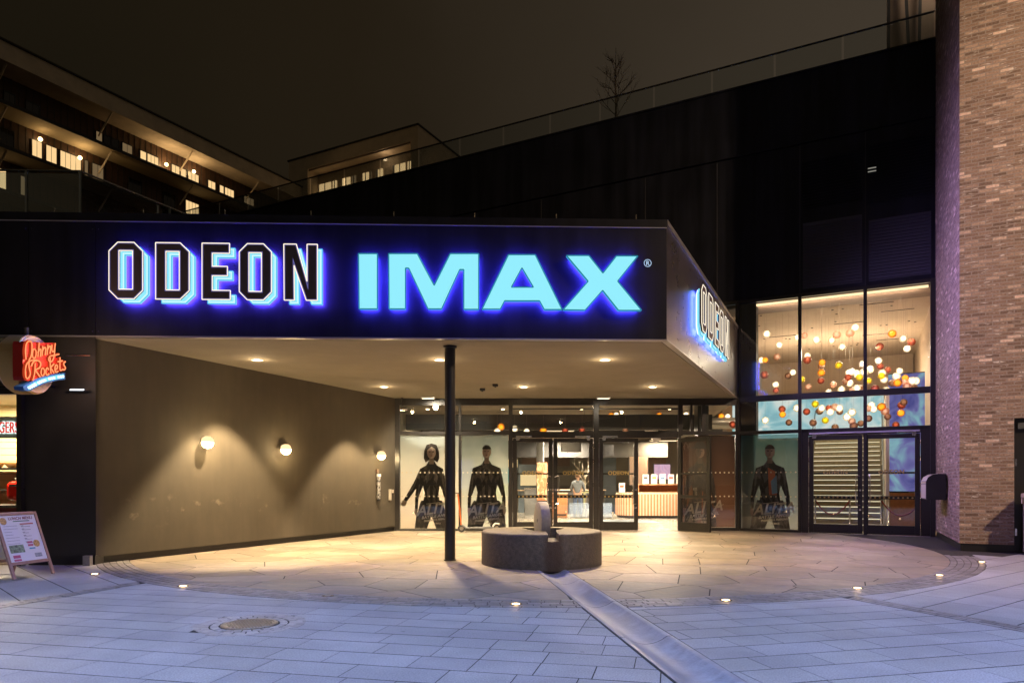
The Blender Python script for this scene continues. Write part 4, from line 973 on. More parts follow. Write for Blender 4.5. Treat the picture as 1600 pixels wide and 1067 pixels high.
# rusty wet stain running down below the spout
tcn = t.nodes.new('ShaderNodeTexCoord'); sx = t.nodes.new('ShaderNodeSeparateXYZ'); L(tcn.outputs['Object'], sx.inputs[0])
a1 = t.nodes.new('ShaderNodeMath'); a1.operation = 'SUBTRACT'; a1.inputs[1].default_value = .15; L(sx.outputs['X'], a1.inputs[0])
a2 = t.nodes.new('ShaderNodeMath'); a2.operation = 'ABSOLUTE'; L(a1.outputs[0], a2.inputs[0])
nn_ = t.nodes.new('ShaderNodeTexNoise'); nn_.inputs['Scale'].default_value = 6; L(tcn.outputs['Object'], nn_.inputs[0])
a3 = t.nodes.new('ShaderNodeMath'); a3.operation = 'MULTIPLY_ADD'; a3.inputs[1].default_value = -.16; L(nn_.outputs['Fac'], a3.inputs[0]); L(a2.outputs[0], a3.inputs[2])
a4 = t.nodes.new('ShaderNodeMapRange'); a4.inputs[1].default_value = .10; a4.inputs[2].default_value = .02; L(a3.outputs[0], a4.inputs[0])
a5 = t.nodes.new('ShaderNodeMapRange'); a5.inputs[1].default_value = -.9; a5.inputs[2].default_value = -.95; L(sx.outputs['Y'], a5.inputs[0])
a6 = t.nodes.new('ShaderNodeMath'); a6.operation = 'MULTIPLY'; L(a4.outputs[0], a6.inputs[0]); L(a5.outputs[0], a6.inputs[1])
mxx = t.nodes.new('ShaderNodeMix'); mxx.data_type = 'RGBA'; L(a6.outputs[0], mxx.inputs[0]); L(src, mxx.inputs[6]); mxx.inputs[7].default_value = (.055, .032, .016, 1); L(mxx.outputs[2], bb.inputs['Base Color'])
me.materials.clear(); me.materials.append(M_bas); me.polygons.foreach_set('use_smooth', [True] * len(me.polygons))
try: me.set_sharp_from_angle(angle=math.radians(35))
except Exception: pass
o = bpy.data.objects.new('basin', me); COL.objects.link(o); o.parent = fo
wh = MB().lathe([(.035, -.085), (.31, -.085), (.335, -.078), (.34, -.06), (.34, .06), (.335, .078), (.31, .085), (.035, .085), (.035, -.085)], 56, (0, 0, 0), 'x', cap=False)
wh.build('wheel', M_stonel, fo, smooth=True).location = (.01, .0, .74)
fo.children[-1].rotation_euler = (0, 0, math.radians(10))

# ================================================================== BRICK TOWER
tw = thing('brick_tower', 'tall brown brick tower wall at the right edge with a black door', 'building', (9.29, 14.48, 0))
T0v = Vector((9.29, 14.48)); C2 = Vector((11.12, 18.32)); fdir = Vector((.888, -.46)).normalized()
def tp(s, d=0): p = T0v + fdir * s + Vector((-.46, -.888)).normalized() * d; return (p.x - 9.29, p.y - 14.48)
m = MB(); HT = 17.0
def bq(p, q, z0, z1, u0=0):
    L = math.hypot(q[0] - p[0], q[1] - p[1]); m.quad((p[0], p[1], z0), (q[0], q[1], z0), (q[0], q[1], z1), (p[0], p[1], z1), uv=[(u0, z0), (u0 + L, z0), (u0 + L, z1), (u0, z1)])
c2 = (C2.x - 9.29, C2.y - 14.48)
bq(c2, (0, 0), .16, HT, 3.0); bq((0, 0), tp(.93), .16, 2.72, 7.23); bq((0, 0), tp(.93), 2.72, HT, 7.23); bq(tp(.93), tp(2.2), 2.72, HT, 8.16); bq(tp(2.2), tp(8), .16, HT, 9.43)
bq(tp(.93), tp(.93, -.25), .16, 2.72, 1); bq(tp(8), tp(8, -8), .16, HT, 1)
m.quad((*tp(.93), 2.72), (*tp(.93, -.25), 2.72), (*tp(2.2, -.25), 2.72), (*tp(2.2), 2.72), uv=[(0, 0), (0, .2), (1, .2), (1, 0)])
m.prism([(0, 0), tp(8), tp(8, -8), c2], HT - .05, HT)
m.build('wall', M_brick, tw)
m = MB(); m.prism([tp(.02, -.03), tp(.93, -.03), tp(.93, -.3), tp(.02, -.3)], -.05, .159); m.prism([(.03, .0), (c2[0] + .03, c2[1]), (c2[0] + .3, c2[1]), (.3, 0)], -.05, .159); m.build('plinth', M_black, tw)
m = MB(); m.prism([tp(.93, -.12), tp(2.2, -.12), tp(2.2, -.25), tp(.93, -.25)], 0, 2.72); d_ = m.build('door', M_black, tw)
for z in (.35, 1.75): MB().prism([tp(.95, -.06), tp(.985, -.06), tp(.985, -.12), tp(.95, -.12)], z, z + .14).build('hinge', M_steel, d_)
MB().prism([tp(1.0, -.05), tp(1.35, -.05), tp(1.35, -.12), tp(1.0, -.12)], 2.5, 2.62).build('door_closer', M_steel, d_)
# bin by the door
px_ = tp(1.28, .28); r = thing('litter_bin', 'grey steel litter bin with slanted top by the brick tower door', 'litter bin', (9.29 + px_[0], 14.48 + px_[1], 0), math.atan2(-.46, .888))
b_ = MB(); b_.box(-.22, .22, -.2, .2, .03, 1.0); b_.build('body', pbr('bin_steel', (.25, .22, .18), .45, metal=.3), r, bevel=.015)
b_ = MB(); b_.prism([(-.25, -.23), (.25, -.23), (.25, .23), (-.25, .23)], 1.12, 1.20); b_.prism([(-.25, .1), (.25, .1), (.25, .2), (-.25, .2)], 1.0, 1.12); b_.build('lid', pbr('bin_lid', (.5, .42, .28), .45), r, bevel=.01)
MB().box(-.2, .2, -.18, .18, 0, .03).build('foot', M_black, r)

# mailbox on the tower side
sdv = (C2 - T0v).normalized()                   # from front corner inward
mp = T0v + sdv * 1.75; mb_ = thing('mailbox_unit', 'round topped steel mailbox unit with five slots on the purple lit brick side', 'mailbox', (mp.x, mp.y, 1.02), math.atan2(sdv.y, sdv.x))
# local x inward along wall, local y: outward to the left
prof_ = [(.04, 0), (.42, 0), (.44, .02), (.44, .42), (.40, .52), (.30, .585), (.2, .60), (.04, .60)]
mm = MB(); nP = len(prof_)
mm.add([(0, y, z) for y, z in prof_] + [(1.1, y, z) for y, z in prof_], [tuple(range(nP)), tuple(range(2 * nP - 1, nP - 1, -1))] + [(i, nP + i, nP + (i + 1) % nP, (i + 1) % nP) for i in range(nP)])
mm.build('housing', M_black, mb_)
fc = MB()
for k in range(5): fc.box(.03 + k * .21, .03 + k * .21 + .195, .441, .452, .03, .36)
fc.box(.03, 1.07, .441, .450, .375, .43); pf2 = [(.443, .44), (.404, .53), (.30, .595), (.2, .61), (.2, .603), (.30, .588), (.40, .523), (.438, .44)]
fc.add([(0.01, y, z) for y, z in pf2] + [(1.09, y, z) for y, z in pf2], [(i, 8 + i, 8 + (i + 1) % 8, (i + 1) % 8) for i in range(8)])
fc.build('flap', pbr('mail_steel', (.70, .63, .55), .4, metal=.1), mb_)
lb = MB()
for k in range(5): lb.box(.06 + k * .21, .19 + k * .21, .4501, .456, .39, .415)
lb.build('name_card', pbr('card', (.7, .6, .35), .6), mb_)
MB().box(.1, .25, 0, .04, .15, .45).build('bracket', M_conc, mb_)

# ================================================================== LOBBY THINGS
ct = thing('reception_counter', 'long wooden slatted ticket counter with rounded left end', 'counter', (4.25, 27.7, 0))
def cpath(t):   # t metres along: quarter circle then straight
    r_ = .8
    if t < r_ * math.pi / 2: a = t / r_; return (.8 - r_ * math.cos(a), .8 - r_ * math.sin(a)), math.atan2(-math.cos(a), math.sin(a)) 
    return (.8 + t - r_ * math.pi / 2, 0), 0
sA, sB = MB(), MB(); t_ = 0; k = 0
while t_ < 5.8:
    (x, y), a = cpath(t_); (sA if k % 2 else sB).box(x - .025, x + .025, y - .02 + (0 if k % 2 else .015), y + .03, .12, .97); t_ += .062; k += 1
sA.build('slat_front', M_oakl, ct); sB.build('slat_back', M_oak, ct)
outl = [cpath(.8 * math.pi / 2 * i / 8)[0] for i in range(9)] + [(5.4, 0), (5.4, .8)]
MB().prism(outl + [(0, .8)], .972, 1.03).build('counter_top', M_oakl, ct)
MB().prism([(x * .98 + .06, y + .08) for x, y in outl] + [(.06, .9)], .012, .118).build('toe_kick', M_dark, ct)
c_ = MB(); c_.box(.8, 5.3, .35, .8, 1.03, 1.06); c_.box(.8, .85, .35, .8, 1.06, 1.33); c_.box(.8, 5.3, .3, .8, 1.33, 1.37); c_.box(.8, 5.3, .78, .8, 1.06, 1.33); c_.build('upper_shelf', M_oak, ct)
M_card = pbr('menu_card', (.85, .80, .74), .5); R = random.Random(5)
cl_ = ['leftmost', 'second', 'third', 'fourth', 'fifth', 'sixth', 'rightmost']
for k in range(7):
    r = thing('menu_stand', f'white upright menu card on the ticket counter, {cl_[k]} of the row' if k in (0, 6) else f'white upright menu card on the ticket counter, {cl_[k]} from the left', 'menu stand', (5.05 + k * .34 - (.62 if k == 0 else 0), 28.12, 1.372 if k else 1.032), 0, 'menu cards on the counter')
    MB().box(-.12, .12, 0, .01, .0, .36 + R.uniform(-.03, .05)).build('card', M_card, r); MB().box(-.12, .12, -.02, .06, .0, .012).build('stand_foot', M_steel, r)
    pr_ = MB(); pr_.box(-.08, .08, -.003, -.0005, .2, .3); pr_.build('print', pbr('print%d' % k, [(.5, .1, .06), (.1, .1, .1), (.55, .4, .1), (.1, .2, .35), (.5, .12, .1), (.12, .12, .12), (.2, .3, .1)][k], .5), r)
def poster_panel(x, y, z0, z1, w_, mat, label, nm='wall_picture', cat='picture'):
    r = thing(nm, label, cat, (x, y, z0)); MB().box(-w_ / 2, w_ / 2, 0, .05, 0, z1 - z0).build('casing', M_dark, r); MB().box(-w_ / 2 + .03, w_ / 2 - .03, -.008, -.002, .03, z1 - z0 - .03).build('display', mat, r)
poster_panel(6.5, 30.2, 1.55, 2.25, .75, marbled('pink_pic', (.6, .35, .5), (.8, .5, .6), (.5, .35, .6), 1.5, .9), 'glowing pink picture screen behind the ticket counter', 'display_screen', 'screen')
poster_panel(5.55, 30.6, 1.3, 2.6, .85, M_brown, 'plain brown board hanging behind the ticket counter', 'hanging_board', 'board')
poster_panel(-1.95, 27.2, 1.15, 2.35, .95, marbled('blue_pic', (.05, .05, .35), (.12, .15, .5), (.5, .6, .8), 2.5, .9), 'blue and white display screen seen behind the column', 'display_screen', 'screen')
poster_panel(3.75, 31.2, 1.1, 1.75, .6, marbled('blue_pic2', (.12, .17, .35), (.2, .25, .45), (.2, .25, .4), 2.5, .6), 'small slate blue screen behind the white branch tree', 'display_screen', 'screen')
# drinks cabinet with boxes of bottles
dc = thing('drinks_cabinet', 'open teal lit cabinet with rows of green and orange bottles', 'cabinet', (-.62, 25.4, 0))
b_ = MB(); b_.box(-.55, .55, 0, .5, .03, .30); b_.box(-.55, -.50, 0, .5, .3, 1.95); b_.box(.50, .55, 0, .5, .3, 1.95); b_.box(-.5, .5, .45, .5, .3, 1.95); b_.box(-.55, .55, 0, .5, 1.95, 2.0); b_.build('carcass', M_grey, dc)
for z in (.55, .85, 1.12, 1.40): MB().box(-.5, .5, .02, .44, z - .02, z).build('shelf', M_steel, dc)
MB().box(-.5, .5, .42, .445, 1.42, 1.93).build('light_box', emit('teal_box', (.12, .55, .55), .8), dc)
light('lamp', 'AREA', (0, .1, 1.38), 5, (1, .9, .7), size=.9, sy=.1, parent=dc)
bt = MB().lathe([(.036, 0), (.038, .01), (.038, .13), (.014, .17), (.014, .21)], 10); bme = None
bc_ = {'green': pbr('bottle_green', (.12, .38, .04), .2), 'orange': pbr('bottle_orange', (.75, .25, .03), .2)}
shn = ['bottom', 'second', 'third', 'top']
for s_i, z in enumerate((.30, .55, .85, 1.12)):
    for k in range(10):
        c = 'orange' if (k < 3) else 'green'
        if (k + s_i) % 7 == 3: c = 'orange'
        o = bt.build('drink_bottle', bc_[c], smooth=True); o.location = (-.62 - .43 + k * .095, 25.4 + .08, z + .001)
        tag(o, f'{c} drink bottle on the {shn[s_i]} cabinet shelf, {ORD[k]} from the left', 'bottle', 'drink bottles in the cabinet')
# desk and ladder-like shelf
dk = thing('service_desk', 'orange oak desk with shelf behind the double door', 'desk', (1.95, 28.3, 0))
MB().box(-.3, .3, 0, .5, .02, .98).build('carcass', M_oak, dk); MB().box(-.32, .32, -.02, .52, .982, 1.02).build('desk_top', M_oakl, dk); MB().box(-.25, .25, -.015, -.002, .1, .16).build('drawer', M_dark, dk)
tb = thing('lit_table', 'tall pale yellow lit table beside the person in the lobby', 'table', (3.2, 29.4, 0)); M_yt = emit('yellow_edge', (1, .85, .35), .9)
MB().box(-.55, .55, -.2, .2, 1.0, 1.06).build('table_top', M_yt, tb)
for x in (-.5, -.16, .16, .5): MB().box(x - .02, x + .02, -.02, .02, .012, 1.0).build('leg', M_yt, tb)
hb_ = thing('half_height_screen', 'low frosted grey glass barrier in the lobby', 'barrier', (2.9, 27.9, 0)); MB().box(-.6, 1.1, 0, .02, .05, .62).build('panel', seethrough('frost', (.35, .45, .6), .35), hb_); MB().box(-.6, 1.1, -.02, .04, .012, .05).build('base_rail', M_steel, hb_)
# white branch tree
def branchy(root, p, d, L, r, depth, rnd, mb, spread=.6, kids=3, minr=.003, droop=0, shrink=.68):
    pts = [p]; cur = Vector(p); dd = Vector(d).normalized(); n = 4
    for i in range(n):
        dd = (dd + Vector((rnd.uniform(-.12, .12), rnd.uniform(-.12, .12), rnd.uniform(-.02, .10)))).normalized(); cur = cur + dd * L / n; pts.append(tuple(cur))
    mb.tube(pts, r, 5 if r < .02 else 8, radii=[max(minr, r * (1 - .5 * i / n)) for i in range(n + 1)])
    if depth == 0: return
    for k in range(kids):
        t = rnd.uniform(.35, 1.0); i = min(n, int(t * n) + 0); b0 = Vector(pts[i]); az = rnd.uniform(0, 2 * math.pi)
        side_ = Vector((math.cos(az), math.sin(az), 0)); nd = (dd * (1 - spread * .5) + side_ * spread * rnd.uniform(.6, 1)).normalized()
        branchy(root, tuple(b0), nd, L * rnd.uniform(shrink - .12, shrink + .06), r * .55, depth - 1, rnd, mb, spread, kids, minr, droop, shrink)
wt = thing('branch_tree', 'bare white decorative branch tree standing in the lobby', 'decorative tree', (3.12, 29.9, 0))
M_wb = pbr('white_branch', (.42, .37, .28), .6)
m = MB(); m.tube([(0, 0, .3), (.02, 0, 1.0), (0, 0, 1.5)], .045, 8, radii=[.05, .04, .035]); m.build('trunk', M_wb, wt, smooth=True)
m = MB(); rn = random.Random(8)
for k in range(6): branchy(None, (0, 0, 1.3 + k * .08), (math.cos(k * 2.4), math.sin(k * 2.4) * .5, 1.1), .60, .014, 2, rn, m, .55, 2, .005)
m.build('crown', M_wb, wt, smooth=True)
MB().lathe([(.2, .012), (.22, .3)], 18).build('pot', M_cream, wt)
# pendant spots
psl = ['black cone pendant lamp near the top of the second door', 'black drum pendant lamp near the top of the third door, left', 'black drum pendant lamp near the top of the third door, right', 'black drum pendant lamp seen through the open doorway']
for (x, y, z), l in zip([(2.55, 24.5, 3.02), (3.55, 25.2, 2.95), (4.2, 25.8, 2.9), (5.4, 25.0, 3.1)], psl):
    r = thing('pendant_spot', l, 'pendant lamp', (x, y, z), 0, 'black pendant spots in the lobby'); MB().lathe([(.05, .16), (.10, .12), (.12, 0), (.11, 0), (.05, .1)], 16, cap=False).build('shade', M_black, r, smooth=True)
    MB().lathe([(.10, .02), (.001, .015)], 14, cap=False).build('lens', M_lamps, r); MB().tube([(0, 0, .15), (0, 0, 3.94 - z)], .006, 5).build('cord', M_black, r)

# more of the foyer: bulkheads, dark kiosks, lit boards
def boxthing(nm, label, cat, x0, x1, y0, y1, z0, z1, mat, part='body', extra=()):
    r = thing(nm, label, cat, ((x0 + x1) / 2, (y0 + y1) / 2, z0)); cx_, cy_ = (x0 + x1) / 2, (y0 + y1) / 2
    MB().box(x0 - cx_, x1 - cx_, y0 - cy_, y1 - cy_, 0, z1 - z0).build(part, mat, r, bevel=.006)
    for (pn_, a0, a1, b0, b1, c0, c1, mt) in extra: MB().box(a0 - cx_, a1 - cx_, b0 - cy_, b1 - cy_, c0 - z0, c1 - z0).build(pn_, mt, r)
    return r
M_slate = pbr('slate_blue', (.07, .095, .12), .5); M_board = emit('lit_menu', (1.0, .72, .36), 1.0)
boxthing('snack_kiosk', 'dark slate snack kiosk at the back left of the lobby', 'kiosk', .3, 1.5, 33, 33.8, .012, 2.3, M_slate, extra=[('lit_front', .4, 1.4, 32.97, 32.995, 1.3, 1.9, M_board), ('worktop', .25, 1.55, 32.9, 33.9, 1.05, 1.10, M_oakl)])
boxthing('partition', 'tall slate blue partition behind the third glass door', 'partition', 3.9, 5.0, 33.5, 33.7, .012, 3.0, M_slate, 'panel', [('edge_trim', 3.86, 3.9, 33.46, 33.74, .012, 3.0, M_steel)])
boxthing('menu_light_box', 'warm lit menu box hanging above the right end of the ticket counter', 'light box', 7.4, 8.6, 30.0, 30.1, 2.2, 2.65, M_dark, 'casing', [('display', 7.43, 8.57, 29.985, 29.995, 2.23, 2.62, M_board)])
boxthing('menu_light_box', 'warm lit menu box hanging far behind the first glass door', 'light box', -.9, .3, 34.0, 34.1, 2.15, 2.6, M_dark, 'casing', [('display', -.87, .27, 33.985, 33.995, 2.18, 2.57, M_board)])
boxthing('waste_station', 'low dark grey waste station left of the service desk', 'waste station', .55, 1.25, 30.4, 31, .012, 1.15, M_grey, extra=[('lid', .53, 1.27, 30.38, 31.02, 1.15, 1.19, M_steel)])
boxthing('lounge_bench', 'long brown upholstered bench far back in the lobby', 'bench', 1.9, 4.6, 35.4, 36.0, .012, .48, M_brown, 'seat', [('backrest', 1.9, 4.6, 36.0, 36.12, .48, 1.0, M_brown)])
boxthing('ceiling_baffle', 'wide cream ceiling panel above the double doors in the lobby', 'ceiling panel', -2.8, 3.4, 28, 31, 3.30, 3.42, M_cream, 'panel')
boxthing('floor_mat', 'dark blue floor mat inside the third glass door', 'mat', 3.0, 5.2, 24.6, 26.6, .012, .022, M_slate, 'mat')
boxthing('mural_column', 'column wrapped in an orange brown printed mural inside the first glass door', 'column', .95, 1.35, 26.6, 26.9, .75, 2.2, flat('mural', (.30, .12, .06), hi=(.80, .50, .36), sc=(6, 6, 3)), 'print', [('base', .98, 1.32, 26.63, 26.87, .012, .75, M_dark)])
boxthing('bar_counter', 'dark bar counter with pale top behind the person in the lobby', 'counter', 1.5, 4.2, 31.6, 32.2, .012, 1.08, M_dark, 'front', [('counter_top', 1.45, 4.25, 31.55, 32.25, 1.08, 1.12, M_oakl)])
boxthing('hanging_screen', 'black screen hung below the lobby ceiling above the second glass door', 'screen', 1.9, 2.7, 27.2, 27.26, 2.62, 3.0, M_black, 'casing')
boxthing('hanging_screen', 'black screen hung below the lobby ceiling above the third glass door', 'screen', 3.2, 4.1, 28.2, 28.26, 2.5, 2.95, M_black, 'casing')
boxthing('dark_bulkhead', 'deep black ceiling bulkhead across the back of the lobby', 'bulkhead', -3.3, 6.9, 30.9, 31.2, 2.55, 3.30, M_dark, 'panel')
boxthing('display_stand', 'black free standing display case left of the drinks cabinet', 'display stand', -2.9, -1.9, 24.4, 24.9, .012, 1.5, M_black, 'case', [('shelf', -2.86, -1.94, 24.36, 24.39, .9, .93, M_steel)])
R = random.Random(31)
for i in range(16): MB().lathe([(.06, -.012), (.001, -.013)], 12, (-2.6 + (i % 4) * 2.6 + R.uniform(-.4, .4), 21.6 + (i // 4) * 2.3, 3.94), cap=False).move(inv).build('recessed_spot', M_lamps, bld)
# person at the desk, seen from behind
def skin(name, verts, edges, mat, parent=None, sub=2, root=0):
    me = bpy.data.meshes.new(name); me.from_pydata([v[:3] for v in verts], edges, []); o = bpy.data.objects.new(name, me); COL.objects.link(o); me.materials.append(mat)
    md = o.modifiers.new('skin', 'SKIN'); md.use_smooth_shade = True
    if not me.skin_vertices: me.skin_vertices.new() if hasattr(me.skin_vertices, 'new') else None
    for i, v in enumerate(verts):
        sv = me.skin_vertices[0].data[i]; rr = v[3]; sv.radius = (rr if not hasattr(rr, '__len__') else rr[0], rr if not hasattr(rr, '__len__') else rr[1]); sv.use_root = (i == root)
    s = o.modifiers.new('sub', 'SUBSURF'); s.levels = sub; s.render_levels = sub
    if parent: o.parent = parent
    return o
M_skin = pbr('skin', (.50, .30, .21), .5); M_hair = pbr('hair', (.16, .09, .05), .7); M_hood = pbr('hoodie_grey', (.13, .15, .17), .85, noise=.15, nscale=20, bump=.3); M_jean = pbr('jeans', (.07, .11, .20), .8, noise=.15, nscale=20); M_shoe = pbr('shoe', (.03, .03, .03), .5)
pe = thing('person', 'person in grey hooded top and blue jeans facing away inside the lobby', 'person', (2.72, 28.9, 0), math.radians(-12))
V = [(0, 0, .95, (.15, .11)), (0, .0, 1.15, (.15, .11)), (0, .02, 1.36, (.19, .11)), (0, .03, 1.48, (.07, .07)), (0, .05, 1.56, (.055, .06)), (0, .07, 1.63, (.078, .09)), (0, .075, 1.71, (.075, .09)), (0, .07, 1.77, (.045, .05))]
E = [(0, 1), (1, 2), (2, 3), (3, 4), (4, 5), (5, 6), (6, 7)]
for s in (-1, 1):
    b0 = len(V); V += [(.19 * s, .02, 1.41, .055), (.27 * s, .06, 1.18, .043), (.23 * s, .26, 1.07, .034), (.20 * s, .33, 1.06, (.035, .018)), (.20 * s, .38, 1.055, (.04, .016))]
    E += [(2, b0), (b0, b0 + 1), (b0 + 1, b0 + 2), (b0 + 2, b0 + 3), (b0 + 3, b0 + 4)]
    for f, (dx, L) in enumerate(((-.027, .065), (-.009, .075), (.009, .07), (.027, .055))):
        c0 = len(V); V += [(.20 * s + dx, .41, 1.05, .009), (.20 * s + dx, .41 + L * .5, 1.04, .008), (.20 * s + dx, .41 + L * .8, 1.015, .007)]; E += [(b0 + 4, c0), (c0, c0 + 1), (c0 + 1, c0 + 2)]
    c0 = len(V); V += [(.20 * s - .045 * s, .37, 1.05, .010), (.20 * s - .06 * s, .41, 1.04, .008)]; E += [(b0 + 3, c0), (c0, c0 + 1)]
    b0 = len(V); V += [(.10 * s, 0, .86, .09), (.115 * s, .02, .48, .058), (.12 * s, -.02, .10, .036), (.125 * s, .10, .045, .035)]
    E += [(0, b0), (b0, b0 + 1), (b0 + 1, b0 + 2), (b0 + 2, b0 + 3)]
skin('body', V, E, M_skin, pe)
V = [(0, 0, .93, (.175, .135)), (0, 0, 1.15, (.175, .135)), (0, .02, 1.37, (.205, .135)), (0, .02, 1.48, (.10, .10)), (0, -.05, 1.47, (.09, .06))]; E = [(0, 1), (1, 2), (2, 3), (3, 4)]
for s in (-1, 1):
    b0 = len(V); V += [(.20 * s, .02, 1.41, .075), (.285 * s, .06, 1.18, .062), (.24 * s, .25, 1.075, .048)]; E += [(2, b0), (b0, b0 + 1), (b0 + 1, b0 + 2)]
skin('hoodie', V, E, M_hood, pe)
V = [(0, 0, .97, (.165, .125))]; E = []
for s in (-1, 1):
    b0 = len(V); V += [(.10 * s, 0, .84, .11), (.12 * s, .02, .48, .078), (.125 * s, -.01, .09, .062)]; E += [(0, b0), (b0, b0 + 1), (b0 + 1, b0 + 2)]
skin('jeans', V, E, M_jean, pe)
h_ = MB(); h_.sphere((0, .055, 1.715), .098, 18, 10, 1.08); h_.build('hair', M_hair, pe, smooth=True)
f_ = MB(); f_.sphere((0, .165, 1.665), .018, 8, 6); f_.build('nose', M_skin, pe, smooth=True)
for s in (-1, 1):
    MB().sphere((.088 * s, .075, 1.67), .02, 8, 6, 1.5).build('ear', M_skin, pe, smooth=True)
    q = MB(); q.tube([(.125 * s, -.07, .05), (.125 * s, .05, .05), (.13 * s, .17, .04)], .05, 10, radii=[.042, .05, .035]); q.build('shoe', M_shoe, pe, smooth=True)

# kick scooter leaning behind the column
ks = thing('kick_scooter', 'electric kick scooter with orange stem parked behind the black column', 'scooter', (-1.45, 20.0, 0), math.radians(14))
M_or = pbr('orange_paint', (.65, .16, .03), .4); M_rub = pbr('rubber', (.03, .03, .03), .8)
k1 = MB(); k1.tube([(0, 0, .16), (-.10, 0, 1.10)], .022, 10); k1.build('stem', M_or, ks, smooth=True)
k1 = MB(); k1.tube([(-.12, -.26, 1.12), (-.10, 0, 1.13), (-.12, .26, 1.12)], .014, 8); k1.tube([(-.11, -.25, 1.12), (-.05, -.2, 1.08)], .007, 6); k1.build('handlebar', M_black, ks, smooth=True)
k1 = MB(); k1.tube([(0, 0, .22), (.14, 0, .12), (.25, 0, .11)], .03, 8); k1.box(.2, .95, -.075, .075, .10, .15); k1.build('deck', M_grey, ks, bevel=.01)
k1 = MB(); k1.tube([(.92, 0, .16), (1.0, 0, .24), (1.12, 0, .22)], .03, 8); k1.build('mudguard', M_white, ks, smooth=True)
for x in (.0, 1.03):
    wv = MB().lathe([(.06, -.022), (.10, -.022), (.11, 0), (.10, .022), (.06, .022)], 24, (x, 0, .112), 'y').build('wheel', M_rub, ks, smooth=True)
    MB().lathe([(.058, -.024), (.058, .024)], 16, (x, 0, .112), 'y').build('rim', M_steel, wv, smooth=True)

# ================================================================== POSTERS (generic stand-ins, film lettering kept)
def gradm(name, c0, c1, z0, z1, fac=1.0):
    m = seethrough(name, c0, fac, .5) if fac < 1 else pbr(name, c0, .5)
    t = m.node_tree; L = t.links.new; b = t.nodes['Principled BSDF']; tc = t.nodes.new('ShaderNodeTexCoord'); s = t.nodes.new('ShaderNodeSeparateXYZ'); L(tc.outputs['Object'], s.inputs[0])
    n = t.nodes.new('ShaderNodeTexNoise'); n.inputs['Scale'].default_value = 1.6; L(tc.outputs['Object'], n.inputs[0])
    a = t.nodes.new('ShaderNodeMath'); a.operation = 'MULTIPLY_ADD'; a.inputs[1].default_value = .8; L(n.outputs['Fac'], a.inputs[0]); L(s.outputs['Z'], a.inputs[2])
    r = t.nodes.new('ShaderNodeMapRange'); r.inputs[1].default_value = z0 + .4; r.inputs[2].default_value = z1 + .4; L(a.outputs[0], r.inputs[0])
    rp = t.nodes.new('ShaderNodeValToRGB'); rp.color_ramp.elements[0].color = (*c0, 1); rp.color_ramp.elements[1].color = (*c1, 1); L(r.outputs[0], rp.inputs[0]); L(rp.outputs[0], b.inputs['Base Color'])
    # back-lit vinyl: the lobby light comes through the film
    tl = t.nodes.new('ShaderNodeBsdfTranslucent'); mz = t.nodes.new('ShaderNodeMixShader'); mz.inputs[0].default_value = .6
    L(rp.outputs[0], tl.inputs[0]); L(b.outputs[0], mz.inputs[1]); L(tl.outputs[0], mz.inputs[2])
    if fac < 1: L(mz.outputs[0], [x for x in t.nodes if x.type == 'MIX_SHADER' and x != mz][0].inputs[2])
    else: L(mz.outputs[0], t.nodes['Material Output'].inputs[0])
    return m
def mirror(pts): return pts + [(-x, y) for x, y in reversed(pts)]
